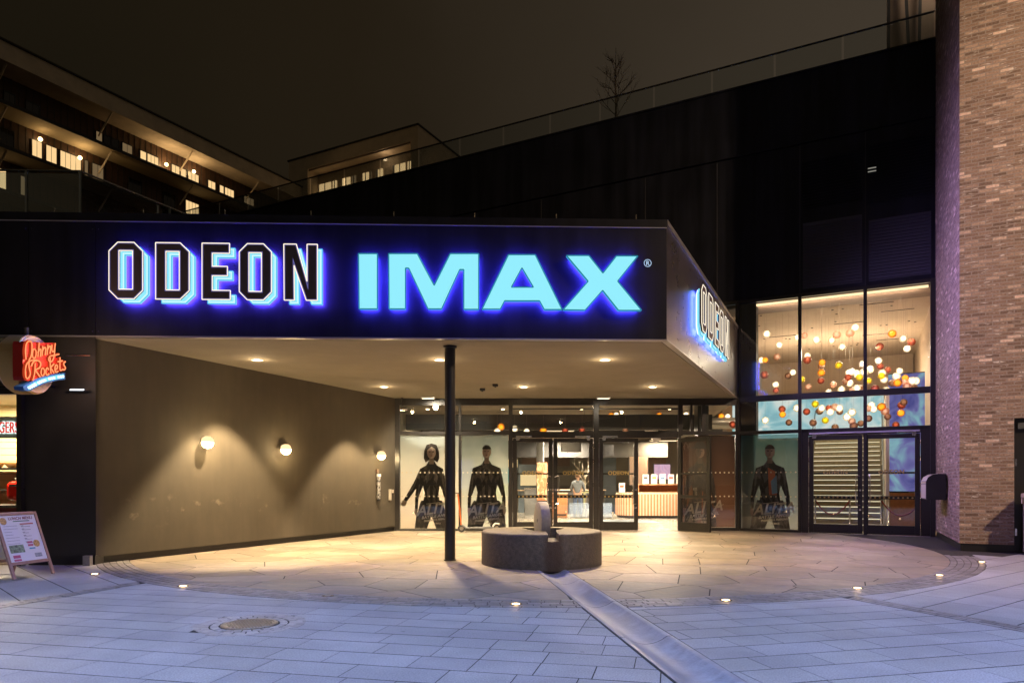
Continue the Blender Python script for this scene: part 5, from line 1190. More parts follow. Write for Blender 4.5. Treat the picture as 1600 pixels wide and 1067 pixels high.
def poster(root_loc, rz, w_, h_, bgm, fac, label, style, cx, tshift=0, textmat=None):
    """local x right, local y inward (behind the glass), z up"""
    r = thing('film_poster', label, 'poster', root_loc, rz); y0 = .022
    b = MB(); b.quad((0, y0 + .012, 0), (w_, y0 + .012, 0), (w_, y0 + .012, h_), (0, y0 + .012, h_)); b.build('background', bgm, r)
    fig = []
    def P(pts, mat, lay): 
        m = MB(); vs, fs = curve_mesh([[(cx + x, y) for x, y in pts]], .001, 0); m.add([(a, y0 + .010 - lay * .0016 - c, b_) for a, b_, c in vs], fs); fig.append((m, mat))
    def ell(cx_, cy_, rx, ry, n=24, a0=0, a1=360): return [(cx_ + rx * math.cos(math.radians(a0 + (a1 - a0) * i / n)), cy_ + ry * math.sin(math.radians(a0 + (a1 - a0) * i / n))) for i in range(n + (0 if a1 - a0 == 360 else 1))]
    clothes, skin_, hair, hi, lo = style['clothes'], style['skin'], style['hair'], style['hi'], style['lo']
    H = style.get('head', 2.2); sw = style.get('sw', .34); K = style.get('k', 1.14)
    P_ = P
    def P(pts, mat, lay): P_([(x * K, h_ - (h_ - y) * 1.0 if 0 else y * 1.0 + (y - H) * (K - 1) if y > H - 1.7 else y) for x, y in pts], mat, lay)
    if style.get('long'): P(mirror([(0, H + .24), (.13, H + .20), (.19, H + .05), (.20, H - .15), (.15, H - .26), (.08, H - .2)]), hair, 0)
    # body with arms held a little away
    P([(0.07, H - .22), (.14, H - .33), (sw, H - .42), (sw + .07, H - .75), (sw + .13, H - 1.15), (sw + .13, H - 1.45), (sw + .06, H - 1.46), (sw + .03, H - 1.15), (sw - .08, H - .85), (sw - .12, H - 1.05), (sw - .06, H - 1.45), (sw + .02, 0.0), (.12, 0.0), (0, .38), (-.12, 0.0), (-sw - .02, 0.0), (-sw + .06, H - 1.45), (-sw + .12, H - 1.05), (-sw + .08, H - .85), (-sw - .03, H - 1.15), (-sw - .06, H - 1.46), (-sw - .13, H - 1.45), (-sw - .13, H - 1.15), (-sw - .07, H - .75), (-sw, H - .42), (-.14, H - .33), (-.07, H - .22)], clothes, 1)
    if style.get('out'):   # one arm held away from the body
        P([(-sw, H - .42), (-sw - .16, H - .78), (-sw - .42, H - 1.22), (-sw - .34, H - 1.27), (-sw - .06, H - .88), (-sw + .10, H - .70)], clothes, 2.2)
        P([(-sw - .42, H - 1.22), (-sw - .34, H - 1.27), (-sw - .36, H - 1.36), (-sw - .45, H - 1.40), (-sw - .49, H - 1.31)], skin_, 2.4)
        P([(-sw - .05, H - .60), (-sw - .18, H - .86), (-sw - .36, H - 1.16), (-sw - .33, H - 1.18), (-sw - .13, H - .86)], hi, 2.6)
    P([(-sw + .03, 1.0), (-sw - .10, .55), (-sw - .14, 0), (-.13, 0), (0, .36), (.13, 0), (sw + .14, 0), (sw + .10, .55), (sw - .03, 1.0)], clothes, 1.3)
    for s in (-1, 1):
        P([(s * (sw + .055), H - 1.45), (s * (sw + .135), H - 1.45), (s * (sw + .14), H - 1.56), (s * (sw + .10), H - 1.66), (s * (sw + .07), H - 1.60)], skin_, 2)
        P([(s * (sw - .02), H - .46), (s * (sw + .03), H - .78), (s * (sw + .07), H - 1.2), (s * (sw + .05), H - 1.2), (s * (sw - .01), H - .8)], hi, 2)
        P([(s * .05, H - .42), (s * .17, H - .62), (s * .13, H - .80), (s * .06, H - .70)], hi, 2)
        P([(s * .04, H - .85), (s * .12, H - .95), (s * .10, H - 1.2), (s * .05, H - 1.1)], hi, 2)
    P([(-.055, H - .08), (.055, H - .08), (.062, H - .30), (-.062, H - .30)], lo, 3)
    P(ell(0, H, .115, .155), skin_, 4)
    P(ell(-.04, H - .01, .07, .13), style['shade'], 4.4)
    for s in (-1, 1):
        P(ell(s * .045, H + .012, .020, .009, 12), M_frame, 5); P([(s * .022, H + .035), (s * .070, H + .042), (s * .07, H + .034), (s * .022, H + .026)], hair, 5)
    P([(-.008, H + .01), (.008, H + .01), (.016, H - .045), (-.014, H - .045)], style['shade'], 5); P(ell(0, H - .08, .033, .009, 12), style['lip'], 5)
    if style.get('long'): P([(-.12, H + .05), (-.10, H + .18), (0, H + .21), (.10, H + .18), (.12, H + .05), (.09, H + .10), (.0, H + .15), (-.07, H + .10)], hair, 6)
    elif style.get('hat'): P(ell(0, H + .11, .24, .035), hair, 6); P(ell(0, H + .13, .14, .14, 16, 0, 180), hair, 6.4)
    else: P(ell(0, H + .03, .125, .15, 18, 15, 165) , hair, 6)
    if style.get('open'):
        P([(-.05, H - .40), (.12, H - .5), (.17, H - 1.1), (-.02, H - 1.1)], style['open'][0], 2.6); P([(.02, H - .75), (.16, H - .6), (.18, H - 1.05), (.05, H - 1.08)], style['open'][1], 2.9)
    by = {}
    for m, mat in fig: by.setdefault(mat.name, [MB(), mat])[0].add(m.v, m.f)
    f0 = None
    allm = MB()
    for nme, (m, mat) in by.items():
        nm = {'clothes': 'printed_clothes'}.get(nme, 'printed_figure'); o = m.build(nm, mat, r)
    tm = textmat or MATS['title']; tx = MB()
    def T(s, size, x, z, shear=.25, bold=.004, sp=1.0):
        vs, fs = text_mesh(s, size, .002, shear=shear, bold=bold, space=sp); a = math.radians(style.get('tilt', 7)); 
        tx.add([(x + X_ * math.cos(a) - Y_ * math.sin(a), y0 - .004 - Z_, z + X_ * math.sin(a) + Y_ * math.cos(a)) for X_, Y_, Z_ in vs], fs)
    X = cx + tshift
    T('ALITA', .42, X, .44, .35, .009); T('BATTLE ANGEL', .115, X + .02, .33, .3, .005, 1.12); T('PREMIERE 8. FEBRUAR', .075, X + .02, .235, .1, .003)
    style2 = style.get('tilt', 7); style['tilt'] = 0; T('IN IMAX', .065, X + .04, .13, 0, .002); style['tilt'] = style2
    for x0, x1, z0, z1 in ((X - .28, X + .14, .72, .765), (X + .30, X + .60, .60, .66)): tx.add([(x0, y0 - .004, z0), (x1, y0 - .004, z1), (x1, y0 - .004, z1 + .018), (x0, y0 - .004, z0 + .010)], [(0, 1, 2, 3)])
    tx.build('lettering', tm, r)
MATS['title'] = pbr('title', (.92, .86, .74), .5)
st1 = dict(clothes=flat('clothes', (.030, .026, .022), hi=(.20, .17, .14)), skin=flat('skin', (.95, .74, .60)), hair=flat('hair', (.035, .022, .018), hi=(.22, .13, .10), sc=(9, 9, 3)), hi=flat('hi', (.13, .12, .11), hi=(.36, .31, .27)), lo=flat('neck', (.36, .25, .19)), shade=flat('shade', (.62, .43, .34)), lip=flat('lip', (.40, .14, .12)), long=1, out=1, head=2.24, sw=.30)
bg1 = gradm('poster_bg1', (.92, .80, .66), (.50, .56, .58), 0.2, 2.6)
poster((-3.30, GY, .07), 0, 1.72, 2.75, bg1, 1, 'film poster of a long haired dark clad figure, leftmost, by the plaster wall', st1, .92, .12)
st2 = dict(st1); st2.update(long=0, out=0, head=2.26, sw=.36); st2['hair'] = flat('hair2', (.03, .022, .018))
bg2 = gradm('poster_bg2', (.80, .84, .76), (.24, .30, .31), .1, 2.6, .82)
poster((-1.49, GY, .07), 0, 1.38, 2.75, bg2, 1, 'film poster of a short haired figure in black right of the column', st2, .74, .0)
st3 = dict(clothes=flat('clothes3', (.022, .014, .010), hi=(.14, .08, .05)), skin=flat('skin3', (.32, .18, .12)), hair=flat('hair3', (.02, .013, .01)), hi=flat('hi3', (.05, .032, .022)), lo=flat('neck3', (.10, .06, .04)), shade=flat('shade3', (.10, .06, .04)), lip=flat('lip3', (.12, .04, .03)), hat=1, head=2.22, sw=.30, tilt=7)
bg3 = gradm('poster_bg3', (.16, .075, .040), (.05, .022, .014), .1, 2.7)
poster((5.04, GY, .11), 0, 1.55, 2.70, bg3, 1, 'dark brown film poster of a figure in a hat beside the open door', st3, .52, .10, pbr('title3', (.42, .34, .26), .5))
st4 = dict(clothes=flat('clothes4', (.025, .024, .026), hi=(.20, .20, .22)), skin=flat('skin4', (.55, .42, .38)), hair=flat('hair4', (.05, .03, .025)), hi=flat('hi4', (.09, .10, .11)), lo=flat('neck4', (.3, .22, .2)), shade=flat('shade4', (.36, .27, .25)), lip=flat('lip4', (.35, .16, .14)), head=2.23, sw=.34, tilt=6, open=(flat('rust', (.52, .16, .08)), flat('sky', (.22, .42, .70))))
bg4 = gradm('poster_bg4', (.62, .68, .68), (.07, .24, .26), .1, 2.7, .70)
poster(bw(.07, 0, .09), AB, 1.57, 2.72, bg4, 1, 'film poster of a figure in an open jacket on the teal tinted atrium pane', st4, .82, .10)

# ================================================================== DINER at far left
dn = thing('diner', 'brightly lit burger diner bay with tiled back wall at the left edge', 'building', (-11.0, 13.0, 0))
def lx(x): return x + 11.0
def ly(y): return y - 13.0
M_tile = pbr('tile_yellow', (.62, .46, .24), .4)
m = MB(); m.box(lx(-16), lx(-8.42), ly(15.2), ly(15.4), 0, 3.9); m.build('back_wall', M_tile, dn)
m = MB()
for k in range(26): m.box(lx(-16), lx(-8.42), ly(15.193), ly(15.2), .2 + k * .14, .206 + k * .14)
m.build('tile_joint', M_brown, dn)
MB().box(lx(-8.42), lx(-8.36), ly(12.2), ly(15.4), 0, 3.9).build('side_wall', M_tile, dn); MB().box(lx(-16), lx(-8.42), ly(12.0), ly(15.2), -.03, .01).build('floor_slab', M_brown, dn)
MB().box(lx(-16), lx(-8.42), ly(12.9), ly(15.2), 3.1, 3.2).build('ceiling', M_cream, dn); MB().box(lx(-16), lx(-8.36), ly(11.9), ly(12.0), 2.92, 3.02).build('shop_front_beam', M_frame, dn)
m = MB(); m.box(lx(-16), lx(-8.36), ly(11.95), ly(12.9), 3.36, 3.9); m.build('bulkhead', M_steel, dn)
m = MB(); m.box(lx(-8.42), lx(-8.34), ly(11.85), ly(11.96), 0, 3.3); m.box(lx(-16), lx(-8.47), ly(11.88), ly(11.94), 3.02, 3.06); m.build('frame', M_frame, dn)
light('lamp', 'AREA', (lx(-10.6), ly(14.0), 3.05), 420, (1, .80, .5), size=2.0, sy=.4, parent=dn)
def shelf(z, y0, y1, label):
    r = thing('wall_shelf', label, 'shelf', (-9.6, 15.0, z)); MB().box(-2.0, 1.1, y0, y1, -.035, 0).build('board', M_steel, r); MB().box(.95, .99, y0 + .02, .18, -.15, -.036).build('bracket', M_steel, r)
shelf(1.72, -.38, .15, 'upper steel shelf with bowls on the diner back wall'); shelf(1.28, -.3, .15, 'lower steel shelf on the diner back wall')
bwl = MB().lathe([(.05, 0), (.10, .02), (.155, .09), (.165, .12), (.158, .12), (.14, .08), (.09, .03), (.001, .02)], 20, cap=False); M_bowl = pbr('bowl', (.55, .28, .09), .4)
for x, l in ((-10.98, 'brown bowl at the frame edge on the upper diner shelf'), (-10.62, 'brown bowl beside the other one on the upper diner shelf')):
    o = bwl.build('bowl', M_bowl, smooth=True); o.location = (x, 14.85, 1.721); tag(o, l, 'bowl', 'bowls on the diner shelf')
r = thing('red_machine', 'rounded bright red drinks machine under the shelves in the diner', 'machine', (-9.55, 14.0, .98))
M_red = pbr('red_enamel', (.75, .02, .01), .25); MB().box(-.42, .55, -.3, .3, .08, .46).build('body', M_red, r, bevel=.09); MB().box(-.25, .55, -.25, .25, .461, .52).build('tray', M_white, r, bevel=.01); MB().lathe([(.03, 0), (.03, .09)], 10, (-.1, 0, 0)).build('foot', M_red, r)
MB().box(-.32, .0, -.315, -.302, .36, .40).build('handle', M_steel, r)
r = thing('service_counter', 'dark red topped diner counter under the red machine', 'counter', (-9.6, 13.8, 0)); MB().box(-3, 1.15, -.35, .6, .01, .93).build('front', pbr('dark_red', (.12, .015, .02), .4), r); MB().box(-3, 1.17, -.4, .62, .932, .978).build('counter_top', M_steel, r)
# lit BURGERS sign inside
bs = thing('burger_wall_sign', 'red BURGERS lettering on a white lit strip inside the diner', 'sign', (-9.65, 13.7, 2.35))
MB().box(-2.0, 1.0, 0, .06, -.06, .36).build('board', pbr('green_board', (.25, .33, .28), .5), bs)
vs, fs = text_mesh('BURGERS', .31, .02, bold=.016, space=1.05, align='RIGHT', sx=.54); m = MB(); m.add(vs, fs); m.move(wallM(.01, -.012, .04, 1, 0)); m.build('lettering_outline', emit('white_sign', (.8, .95, .9), 1.3), bs)
vs, fs = text_mesh('BURGERS', .31, .02, bold=-.001, space=1.05, align='RIGHT', sx=.54); m = MB(); m.add(vs, fs); m.move(wallM(.0, -.04, .04, 1, 0)); m.build('lettering', emit('red_sign', (.85, .05, .03), .9), bs)

# projecting neon diner sign
js = thing('projecting_neon_sign', 'round projecting diner sign with orange neon script on the black pier', 'sign', (-7.65, 11.2, 3.30))
M_gold2 = pbr('sign_gold', (.60, .38, .13), .4, metal=.1); M_cr = pbr('sign_cream', (.85, .60, .43), .5)
MB().lathe([(.44, -.30), (.47, -.28), (.47, -.02), (.44, -.0)], 48, (0, 0, 0), 'x').build('drum', M_gold2, js, smooth=True)
MB().lathe([(.445, .002), (.445, .012)], 48, (0, 0, 0), 'x').build('face_disc', M_cr, js, smooth=False)
MB().lathe([(.445, -.315), (.445, -.302)], 48, (0, 0, 0), 'x').build('face_disc', M_cr, js)
XP = -7.45
def jp(zx, zy, X=XP):
    px, py = zx / 8.21, 510 + zy / 8.21; Y = X * F / (px - 800); return (Y - 11.2, CH + (HZ - py) * Y / F - 3.30)
sc0 = [(250, 200), (345, 185), (345, 225), (420, 205), (700, 208), (720, 215), (722, 350), (745, 345), (740, 400), (840, 440), (850, 560), (730, 600), (600, 640), (395, 700), (330, 690), (320, 640), (320, 440), (320, 230)]
o2 = [jp(*p) for p in [(330, 190), (420, 190), (430, 205), (490, 205), (520, 212), (715, 212), (718, 340), (745, 345), (740, 395), (838, 440), (850, 560), (740, 598), (600, 640), (395, 700), (330, 690), (320, 640), (318, 440), (318, 230)]]
m = MB(); n = len(o2); 
vs = [(.013, y, z) for y, z in o2] + [(.17, y, z) for y, z in o2]; m.add(vs, [tuple(range(n - 1, -1, -1)), tuple(range(n, 2 * n))] + [(i, (i + 1) % n, n + (i + 1) % n, n + i) for i in range(n)])
m.build('letter_box', pbr('sign_red', (.50, .02, .012), .4), js)
STK = [[(330, 425), (322, 320), (330, 240), (350, 200), (378, 190), (403, 215), (405, 300), (392, 390), (370, 430), (368, 520), (385, 600), (370, 650), (345, 668), (326, 640), (322, 560), (335, 490), (370, 450), (430, 430), (490, 440)],
       [(412, 350), (420, 300), (440, 290), (458, 320), (455, 380), (435, 410), (415, 390), (412, 350)],
       [(500, 205), (482, 390)], [(482, 340), (505, 295), (522, 300), (516, 388)], [(545, 250), (536, 378)], [(538, 320), (562, 275), (584, 280), (578, 368)],
       [(610, 235), (600, 362)], [(602, 305), (628, 258), (648, 262), (640, 350)],
       [(662, 235), (660, 300), (675, 325), (692, 305), (706, 215)], [(700, 250), (692, 370), (668, 440), (635, 450), (620, 420), (640, 380), (690, 372), (755, 355)],
       [(448, 470), (440, 600), (418, 690)], [(400, 510), (430, 450), (490, 440), (520, 475), (505, 530), (455, 555), (480, 600), (512, 645)],
       [(522, 590), (530, 545), (550, 535), (566, 565), (562, 610), (545, 632), (528, 620), (522, 590)], [(622, 555), (605, 530), (588, 560), (588, 605), (606, 622), (626, 605)],
       [(640, 400), (640, 500), (650, 605)], [(690, 480), (648, 530), (668, 560), (690, 600)], [(702, 555), (728, 540), (735, 505), (715, 495), (702, 535), (712, 585), (742, 575)],
       [(766, 395), (764, 500), (768, 560), (792, 558)], [(742, 452), (800, 440)], [(838, 450), (816, 470), (820, 500), (838, 530), (822, 556), (796, 548)]]
def smooth_pts(p, k=3):
    out = []
    for i in range(len(p) - 1):
        p0 = p[max(i - 1, 0)]; p1 = p[i]; p2 = p[i + 1]; p3 = p[min(i + 2, len(p) - 1)]
        for j in range(k):
            t = j / k; out.append(tuple(.5 * ((2 * p1[c]) + (-p0[c] + p2[c]) * t + (2 * p0[c] - 5 * p1[c] + 4 * p2[c] - p3[c]) * t * t + (-p0[c] + 3 * p1[c] - 3 * p2[c] + p3[c]) * t ** 3) for c in (0, 1)))
    out.append(p[-1]); return out
nt_, nb_, ne_ = MB(), MB(), MB()
for s_ in STK:
    q = [jp(*p) for p in smooth_pts(s_)]
    nt_.tube([(.20, y, z) for y, z in q], .0125, 6)
    nb_.tube([(-.33 - .03, -y, z) for y, z in q], .0125, 6)
    ne_.tube([(.185, y, z) for y, z in q], .022, 6)
M_on = emit('orange_neon', (1.0, .26, .10), 1.6)
nt_.build('neon_tube', M_on, js, smooth=True); nb_.build('neon_tube', emit('pink_neon', (.9, .5, .42), .9), js, smooth=True); ne_.build('tube_tray', emit('tray_glow', (.55, .05, .015), .8), js, smooth=True)
bn = MB(); top = [(300, 770), (360, 735), (440, 690), (520, 655), (620, 625), (720, 605), (838, 592)]; bot = [(840, 682), (730, 697), (630, 716), (540, 745), (450, 790), (380, 830), (310, 812)]
o3 = [jp(*p) for p in top + bot]; n = len(o3); bn.add([(.05, y, z) for y, z in o3] + [(.195, y, z) for y, z in o3], [tuple(range(n - 1, -1, -1)), tuple(range(n, 2 * n))] + [(i, (i + 1) % n, n + (i + 1) % n, n + i) for i in range(n)])
bn.build('banner_box', pbr('sign_blue', (.03, .12, .35), .4), js)
bf = MB(); top2 = [(350, 768), (440, 716), (520, 680), (620, 648), (720, 625), (822, 612)]; bot2 = [(824, 664), (725, 678), (628, 698), (530, 732), (450, 775), (370, 815)]
o4 = [jp(*p) for p in top2 + bot2]; n = len(o4); bf.add([(.199, y, z) for y, z in o4], [tuple(range(n))]); bf.build('banner_face', emit('ice_neon', (.25, .80, 1.0), 1.1), js)
bl = MB()
for k in range(17):
    if k in (4, 9, 13): continue
    t = (k + .5) / 17; i = min(4, int(t * 5)); f = t * 5 - i; a = [top2[i][c] + (top2[i + 1][c] - top2[i][c]) * f for c in (0, 1)]; bb_ = bot2[::-1]; c_ = [bb_[i][c] + (bb_[i + 1][c] - bb_[i][c]) * f for c in (0, 1)]
    y0_, z0_ = jp(a[0] - 8, a[1] + 10); y1_, z1_ = jp(c_[0] + 10, c_[1] - 8); bl.box(.200, .206, y0_, y1_, z1_, z0_)
bl.build('banner_letter', emit('white_neon', (.9, 1, 1), 1.6), js)
m = MB(); m.tube([(-.15, 0, .46), (-.15, 0, .60)], .04, 8); m.build('top_mount', M_black, js, smooth=True)
for z in (.2, -.25): MB().tube([(-.2, .4, z), (-.2, .76, z)], .025, 8).build('mounting_arm', M_black, js, smooth=True)
light('disc_fill', 'POINT', (.70, -.30, .05), 60, (1, .66, .42), size=.25, parent=js)  # fill added in front of the sign to brighten its cream disc

# ================================================================== A-BOARD
ab = thing('menu_board', 'wooden framed A-board with a white lunch menu on the plaza', 'menu board', (-7.06, 10.30, 0), math.radians(80))
M_fw = pbr('board_wood', (.38, .22, .17), .55, noise=.15, nscale=20)
lean = math.radians(20)
def face(sgn):
    Mx = Matrix.Translation((0, 0, .0)) @ Matrix.Rotation(-lean * sgn, 4, 'X')
    Mx = Matrix.Translation((0, .33 if sgn > 0 else .37, .97)) @ Matrix.Rotation(lean * -sgn, 4, 'X') @ Matrix.Translation((0, 0, -1.0))
    f = MB(); f.box(-.36, -.315, -.015, .015, 0, 1.0); f.box(.315, .36, -.015, .015, 0, 1.0); f.box(-.315, .315, -.014, .014, .955, 1.0); f.box(-.315, .315, -.014, .014, .20, .245)
    f.move(Mx); o = f.build('leg_frame', M_fw, ab, bevel=.003); return Mx
Mx = face(1); pn = MB(); pn.box(-.315, .315, -.004, .006, .245, .955); pn.move(Mx).build('panel', pbr('menu_paper', (.80, .80, .82), .4), ab)
def onb(name, boxes, mat, extra=None):
    m = MB()
    for x0, x1, z0, z1 in boxes: m.box(x0, x1, -.0062, -.0045, z0, z1)
    if extra: m.add(*extra)
    m.move(Mx).build(name, mat, ab)
M_ink = pbr('ink', (.10, .10, .12), .6)
vs, fs = text_mesh('LUNCH MENU', .062, .001, bold=.0012, space=1.05); onb('lettering', [], pbr('ink_red', (.22, .05, .05), .6), ([(x + .06, -.0046 - z, y + .885) for x, y, z in vs], fs))
onb('print_line', [(-.08, .20, .855, .867)], pbr('ink_green', (.02, .16, .08), .6))
R = random.Random(2); L_ = []
for k in range(9): L_.append((-.27, -.27 + R.uniform(.12, .24), .79 - k * .045, .793 - k * .045))
for k in range(6): L_.append((.03, .03 + R.uniform(.08, .2), .77 - k * .05, .774 - k * .05)); L_.append((.03, .07, .783 - k * .05, .790 - k * .05))
onb('print_line', L_, M_ink); onb('print_line', [(.02, .25, .805, .823)], pbr('ink_r2', (.45, .10, .08), .6))
onb('picture', [(-.27, -.03, .38, .50)], pbr('pic_salad', (.22, .30, .20), .6, noise=.8, nscale=30)); onb('picture', [(-.25, -.13, .30, .345), (-.25, -.13, .255, .285), (.05, .14, .51, .54), (.05, .14, .465, .495)], pbr('pic_pink', (.55, .12, .22), .6)); onb('picture', [(.12, .24, .29, .35)], pbr('pic_grey', (.3, .33, .36), .6, noise=.8, nscale=60)); onb('picture', [(.06, .16, .42, .44)], pbr('pic_blue', (.05, .35, .5), .6))
m = MB(); m.lathe([(.055, -.0062), (.055, -.0045)], 20, (-.24, 0, .87), 'y'); m.lathe([(.055, -.0062), (.055, -.0045)], 20, (.205, 0, .50), 'y'); m.move(Mx).build('picture', pbr('pic_burger', (.55, .34, .12), .6, noise=.7, nscale=40), ab)
Mx2 = face(-1); MB().box(-.315, .315, -.006, .004, .245, .955).move(Mx2).build('panel', M_white, ab)
MB().tube([(-.34, .0, .1), (-.34, .68, .1)], .004, 5).build('stay_chain', M_steel, ab)

# ================================================================== BALUSTRADES, ROOF THINGS
rb = thing('roof_balustrade', 'long frameless glass balustrade along the top of the black building', 'balustrade', CB, AB)
g = MB(); a = -44
while a < 5: g.box(a + .02, min(a + 1.78, 5) - .02, .29, .302, 13.05, 13.92); a += 1.8
g.build('glass_panel', glassm('bal2', (.82, .84, .84), .5, .01), rb)
g = MB(); g.tube([(-44, .296, 13.95), (5, .296, 13.95)], .028, 8); g.build('top_rail', pbr('rail_dk', (.06, .055, .05), .4, metal=.6), rb, smooth=True)
tb_ = thing('terrace_balustrade', 'glass balustrade with steel posts on the canopy roof at the left', 'balustrade', (0, 0, 0))
bx, by_ = -8.0, 12.93; q = Vector((.43, .903)).normalized()
g = MB(); g.prism([(-18, by_ - .3), (bx, by_), (bx, by_ + .012), (-18, by_ - .288)], ZT, 7.14)
g.build('glass_panel', M_glassr, tb_); g = MB(); g.prism([(bx, by_), (bx + q.x * 12, by_ + q.y * 12), (bx + q.x * 12 + .01, by_ + q.y * 12), (bx + .01, by_)], ZT, 7.14); g.build('glass_panel', M_glassr, tb_)
g = MB(); g.tube([(-18, by_ - .3, 7.18), (bx, by_, 7.18), (bx + q.x * 12, by_ + q.y * 12, 7.18)], .022, 8); g.build('top_rail', M_steel, tb_, smooth=True)
for k in range(-3, 7):
    if k < 0: p = (bx + 1.0 * (k * .98), by_ + .03 * k)
    else: p = (bx + q.x * 1.9 * k, by_ + q.y * 1.9 * k)
    MB().box(p[0] - .018, p[0] + .018, p[1] - .018, p[1] + .018, ZT, 7.17).build('post', pbr('post_st', (.30, .33, .34), .3, metal=.8), tb_)
# roof tree
rt = thing('roof_tree', 'small bare winter tree silhouetted behind the roof balustrade', 'tree', bw(-4.12, 1.0, 12.9))
M_bark = pbr('bark', (.09, .07, .05), .9); m = MB(); m.tube([(0, 0, 0), (.02, 0, 1.0), (0, .02, 1.9), (.01, 0, 3.1)], .05, 8, radii=[.055, .04, .025, .006]); m.build('trunk', M_bark, rt, smooth=True)
m = MB(); rn = random.Random(15)
for k in range(15): 
    z = .7 + k * .13; a = k * 2.4; branchy(None, (0, 0, z), (math.cos(a), math.sin(a), .9 + rn.uniform(0, .6)), .95 * (1 - k * .042), .015, 2, rn, m, .5, 3, .0022)
m.build('crown', M_bark, rt, smooth=True)
# roof vent
p = bw(-.4, 1.0, 13.0) ; r = thing('roof_vent', 'tiny dark vent pipe on the roof edge between the tree and the tower', 'vent', (bw(.95, .45)[0], bw(.95, .45)[1], 12.95)); MB().lathe([(.05, 0), (.05, .32)], 10).build('pipe', M_brown, r, smooth=True); MB().lathe([(.07, .32), (.05, .37)], 10).build('cap', M_black, r)
# roof pavilion at top right
rp_ = thing('roof_pavilion', 'brown timber slatted roof pavilion with slanted posts beside the brick tower', 'pavilion', bw(3.9, 1.8, 12.9), AB)
light('lamp', 'POINT', (1.2, -.6, 3.2), 40, (1, .8, .6), size=.3, parent=rp_)  # fill added to brighten the pavilion back wall, no fitting
MB().box(0, 3.5, .3, .4, 0, 5.0).build('back_wall', pbr('pav_wall', (.30, .22, .16), .8), rp_)
for x0, x1 in ((0.0, -.0), (.55, .35), (.75, .85), (1.25, 1.3), (1.75, 1.55), (2.1, 2.5)):
    m = MB(); m.prism([(x0 - .04, 0), (x0 + .04, 0), (x0 + .04, .09), (x0 - .04, .09)], 0, 5.0); m.v = [(x + (x1 - x0) * z / 5 + .05, y, z) for x, y, z in m.v]; m.build('slanted_post', M_dark, rp_)
MB().lathe([(.022, .02), (.022, 1.05)], 8, (.33, -.08, 0)).build('lit_tube', emit('yellow_tube', (.85, .62, .22), .6), rp_)
MB().box(-.15, 3.6, -.3, .5, 5.0, 5.15).build('roof', M_dark, rp_)

# ================================================================== APARTMENT BLOCKS
LA = math.atan2(.872, .489)
la = thing('apartment_building', 'long brown apartment block with deep eaves, balcony slabs and warm lit windows', 'building', (-32.3, 44, 0), LA)
# local x along the facade, local y away from the viewer
m = MB(); m.box(-25, 47, 2.0, 16, 0, 28.2); m.build('wall', M_wood, la)
m = MB(); m.box(-25, 47, 0, 16, 28.2, 29.4); m.build('roof', M_conc, la)
m = MB(); m.box(-25, 47, -.15, 16, 29.4, 29.5); m.build('roof_edge', M_dark, la)
M_soff2 = pbr('slab_soffit', (.42, .34, .22), .85)
for z in (25.45, 22.65, 19.85, 17.05, 14.2):
    s_ = MB(); s_.box(-25, 47, -.1, 2.0, z, z + .06); sl = s_.build('balcony_slab', M_soff2, la); e_ = MB(); e_.box(-25, 47, -.16, -.10, z - .08, z + .14); e_.build('slab_edge', M_dark, sl)
m = MB(); x = -25
while x < 47: m.box(x, x + .03, 1.97, 2.0, 8, 28.2); x += .45
m.build('batten', M_dark, la)
def lwin(pxa, pxb, zb, zt, lit, label=None, y=1.9):
    def sx(px): k = (px - 800) / F; return (44.98 * k + 34.04) / (.489 - .872 * k)
    a, b_ = sx(pxa), sx(pxb); o = MB().box(a, b_, y, y + .09, zb, zt).build('window', [M_darkglass, M_win2, M_win][lit], la)
    f = MB(); f.box(a - .05, a, y - .04, y + .09, zb - .05, zt + .05); f.box(b_, b_ + .05, y - .04, y + .09, zb - .05, zt + .05); f.box(a, b_, y - .04, y, zt, zt + .05); n = max(1, int((b_ - a) / .28))
    for k in range(1, n): f.box(a + (b_ - a) * k / n - .012, a + (b_ - a) * k / n + .012, y - .015, y - .002, zb, zt)
    f.build('frame', M_frame, o)
for a, b_, lit in ((149, 158, 1), (162, 172, 0), (173, 184, 0), (190, 205, 1), (218, 227, 2), (229, 246, 2), (267, 279, 2), (281, 289, 2), (293, 309, 2), (324, 335, 2), (342, 348, 2), (350, 364, 2), (6, 22, 0), (40, 60, 0), (380, 395, 1)):
    lwin(a, b_, 25.75, 27.2, lit)
for a, b_, lit in ((49, 64, 2), (71, 87, 2), (93, 125, 2), (131, 136, 1), (143, 160, 1), (0, 20, 0), (200, 220, 0), (289, 309, 2), (255, 272, 0)): lwin(a, b_, 23.25, 24.75, lit)
for a, b_, lit in ((-12, 8, 2), (31, 42, 1), (150, 165, 0)): lwin(a, b_, 20.2, 22.0, lit)
for x in (-6, .5, 7.3, 13.9, 20.5, 27):
    for z in (28.2, 25.45, 22.65):
        b_ = MB(); b_.tube([(x, .3, z - .02), (x, 1.95, z - 1.3)], .07, 4); b_.build('brace', M_conc, la)
def sxl(px, y0=44.98, x0=34.04): k = (px - 800) / F; return (y0 * k + x0) / (.489 - .872 * k)
for s0, z, pw_ in ((sxl(257), 26.9, 70), (sxl(300), 27.3, 40), (sxl(122), 24.7, 30), (sxl(60), 24.9, 8)):
    MB().sphere((s0, 1.75, z), .14, 10, 6).build('porch_lamp', emit('porch', (1, .65, .28), 8), la)
    light('lamp', 'POINT', (s0, 1.3, z), pw_ * 1.3, (1, .66, .30), size=.15, parent=la)
mbd = thing('apartment_building', 'smaller stone apartment block in the middle distance with a lit recessed loggia', 'building', (-8.09, 60, 0), AB)
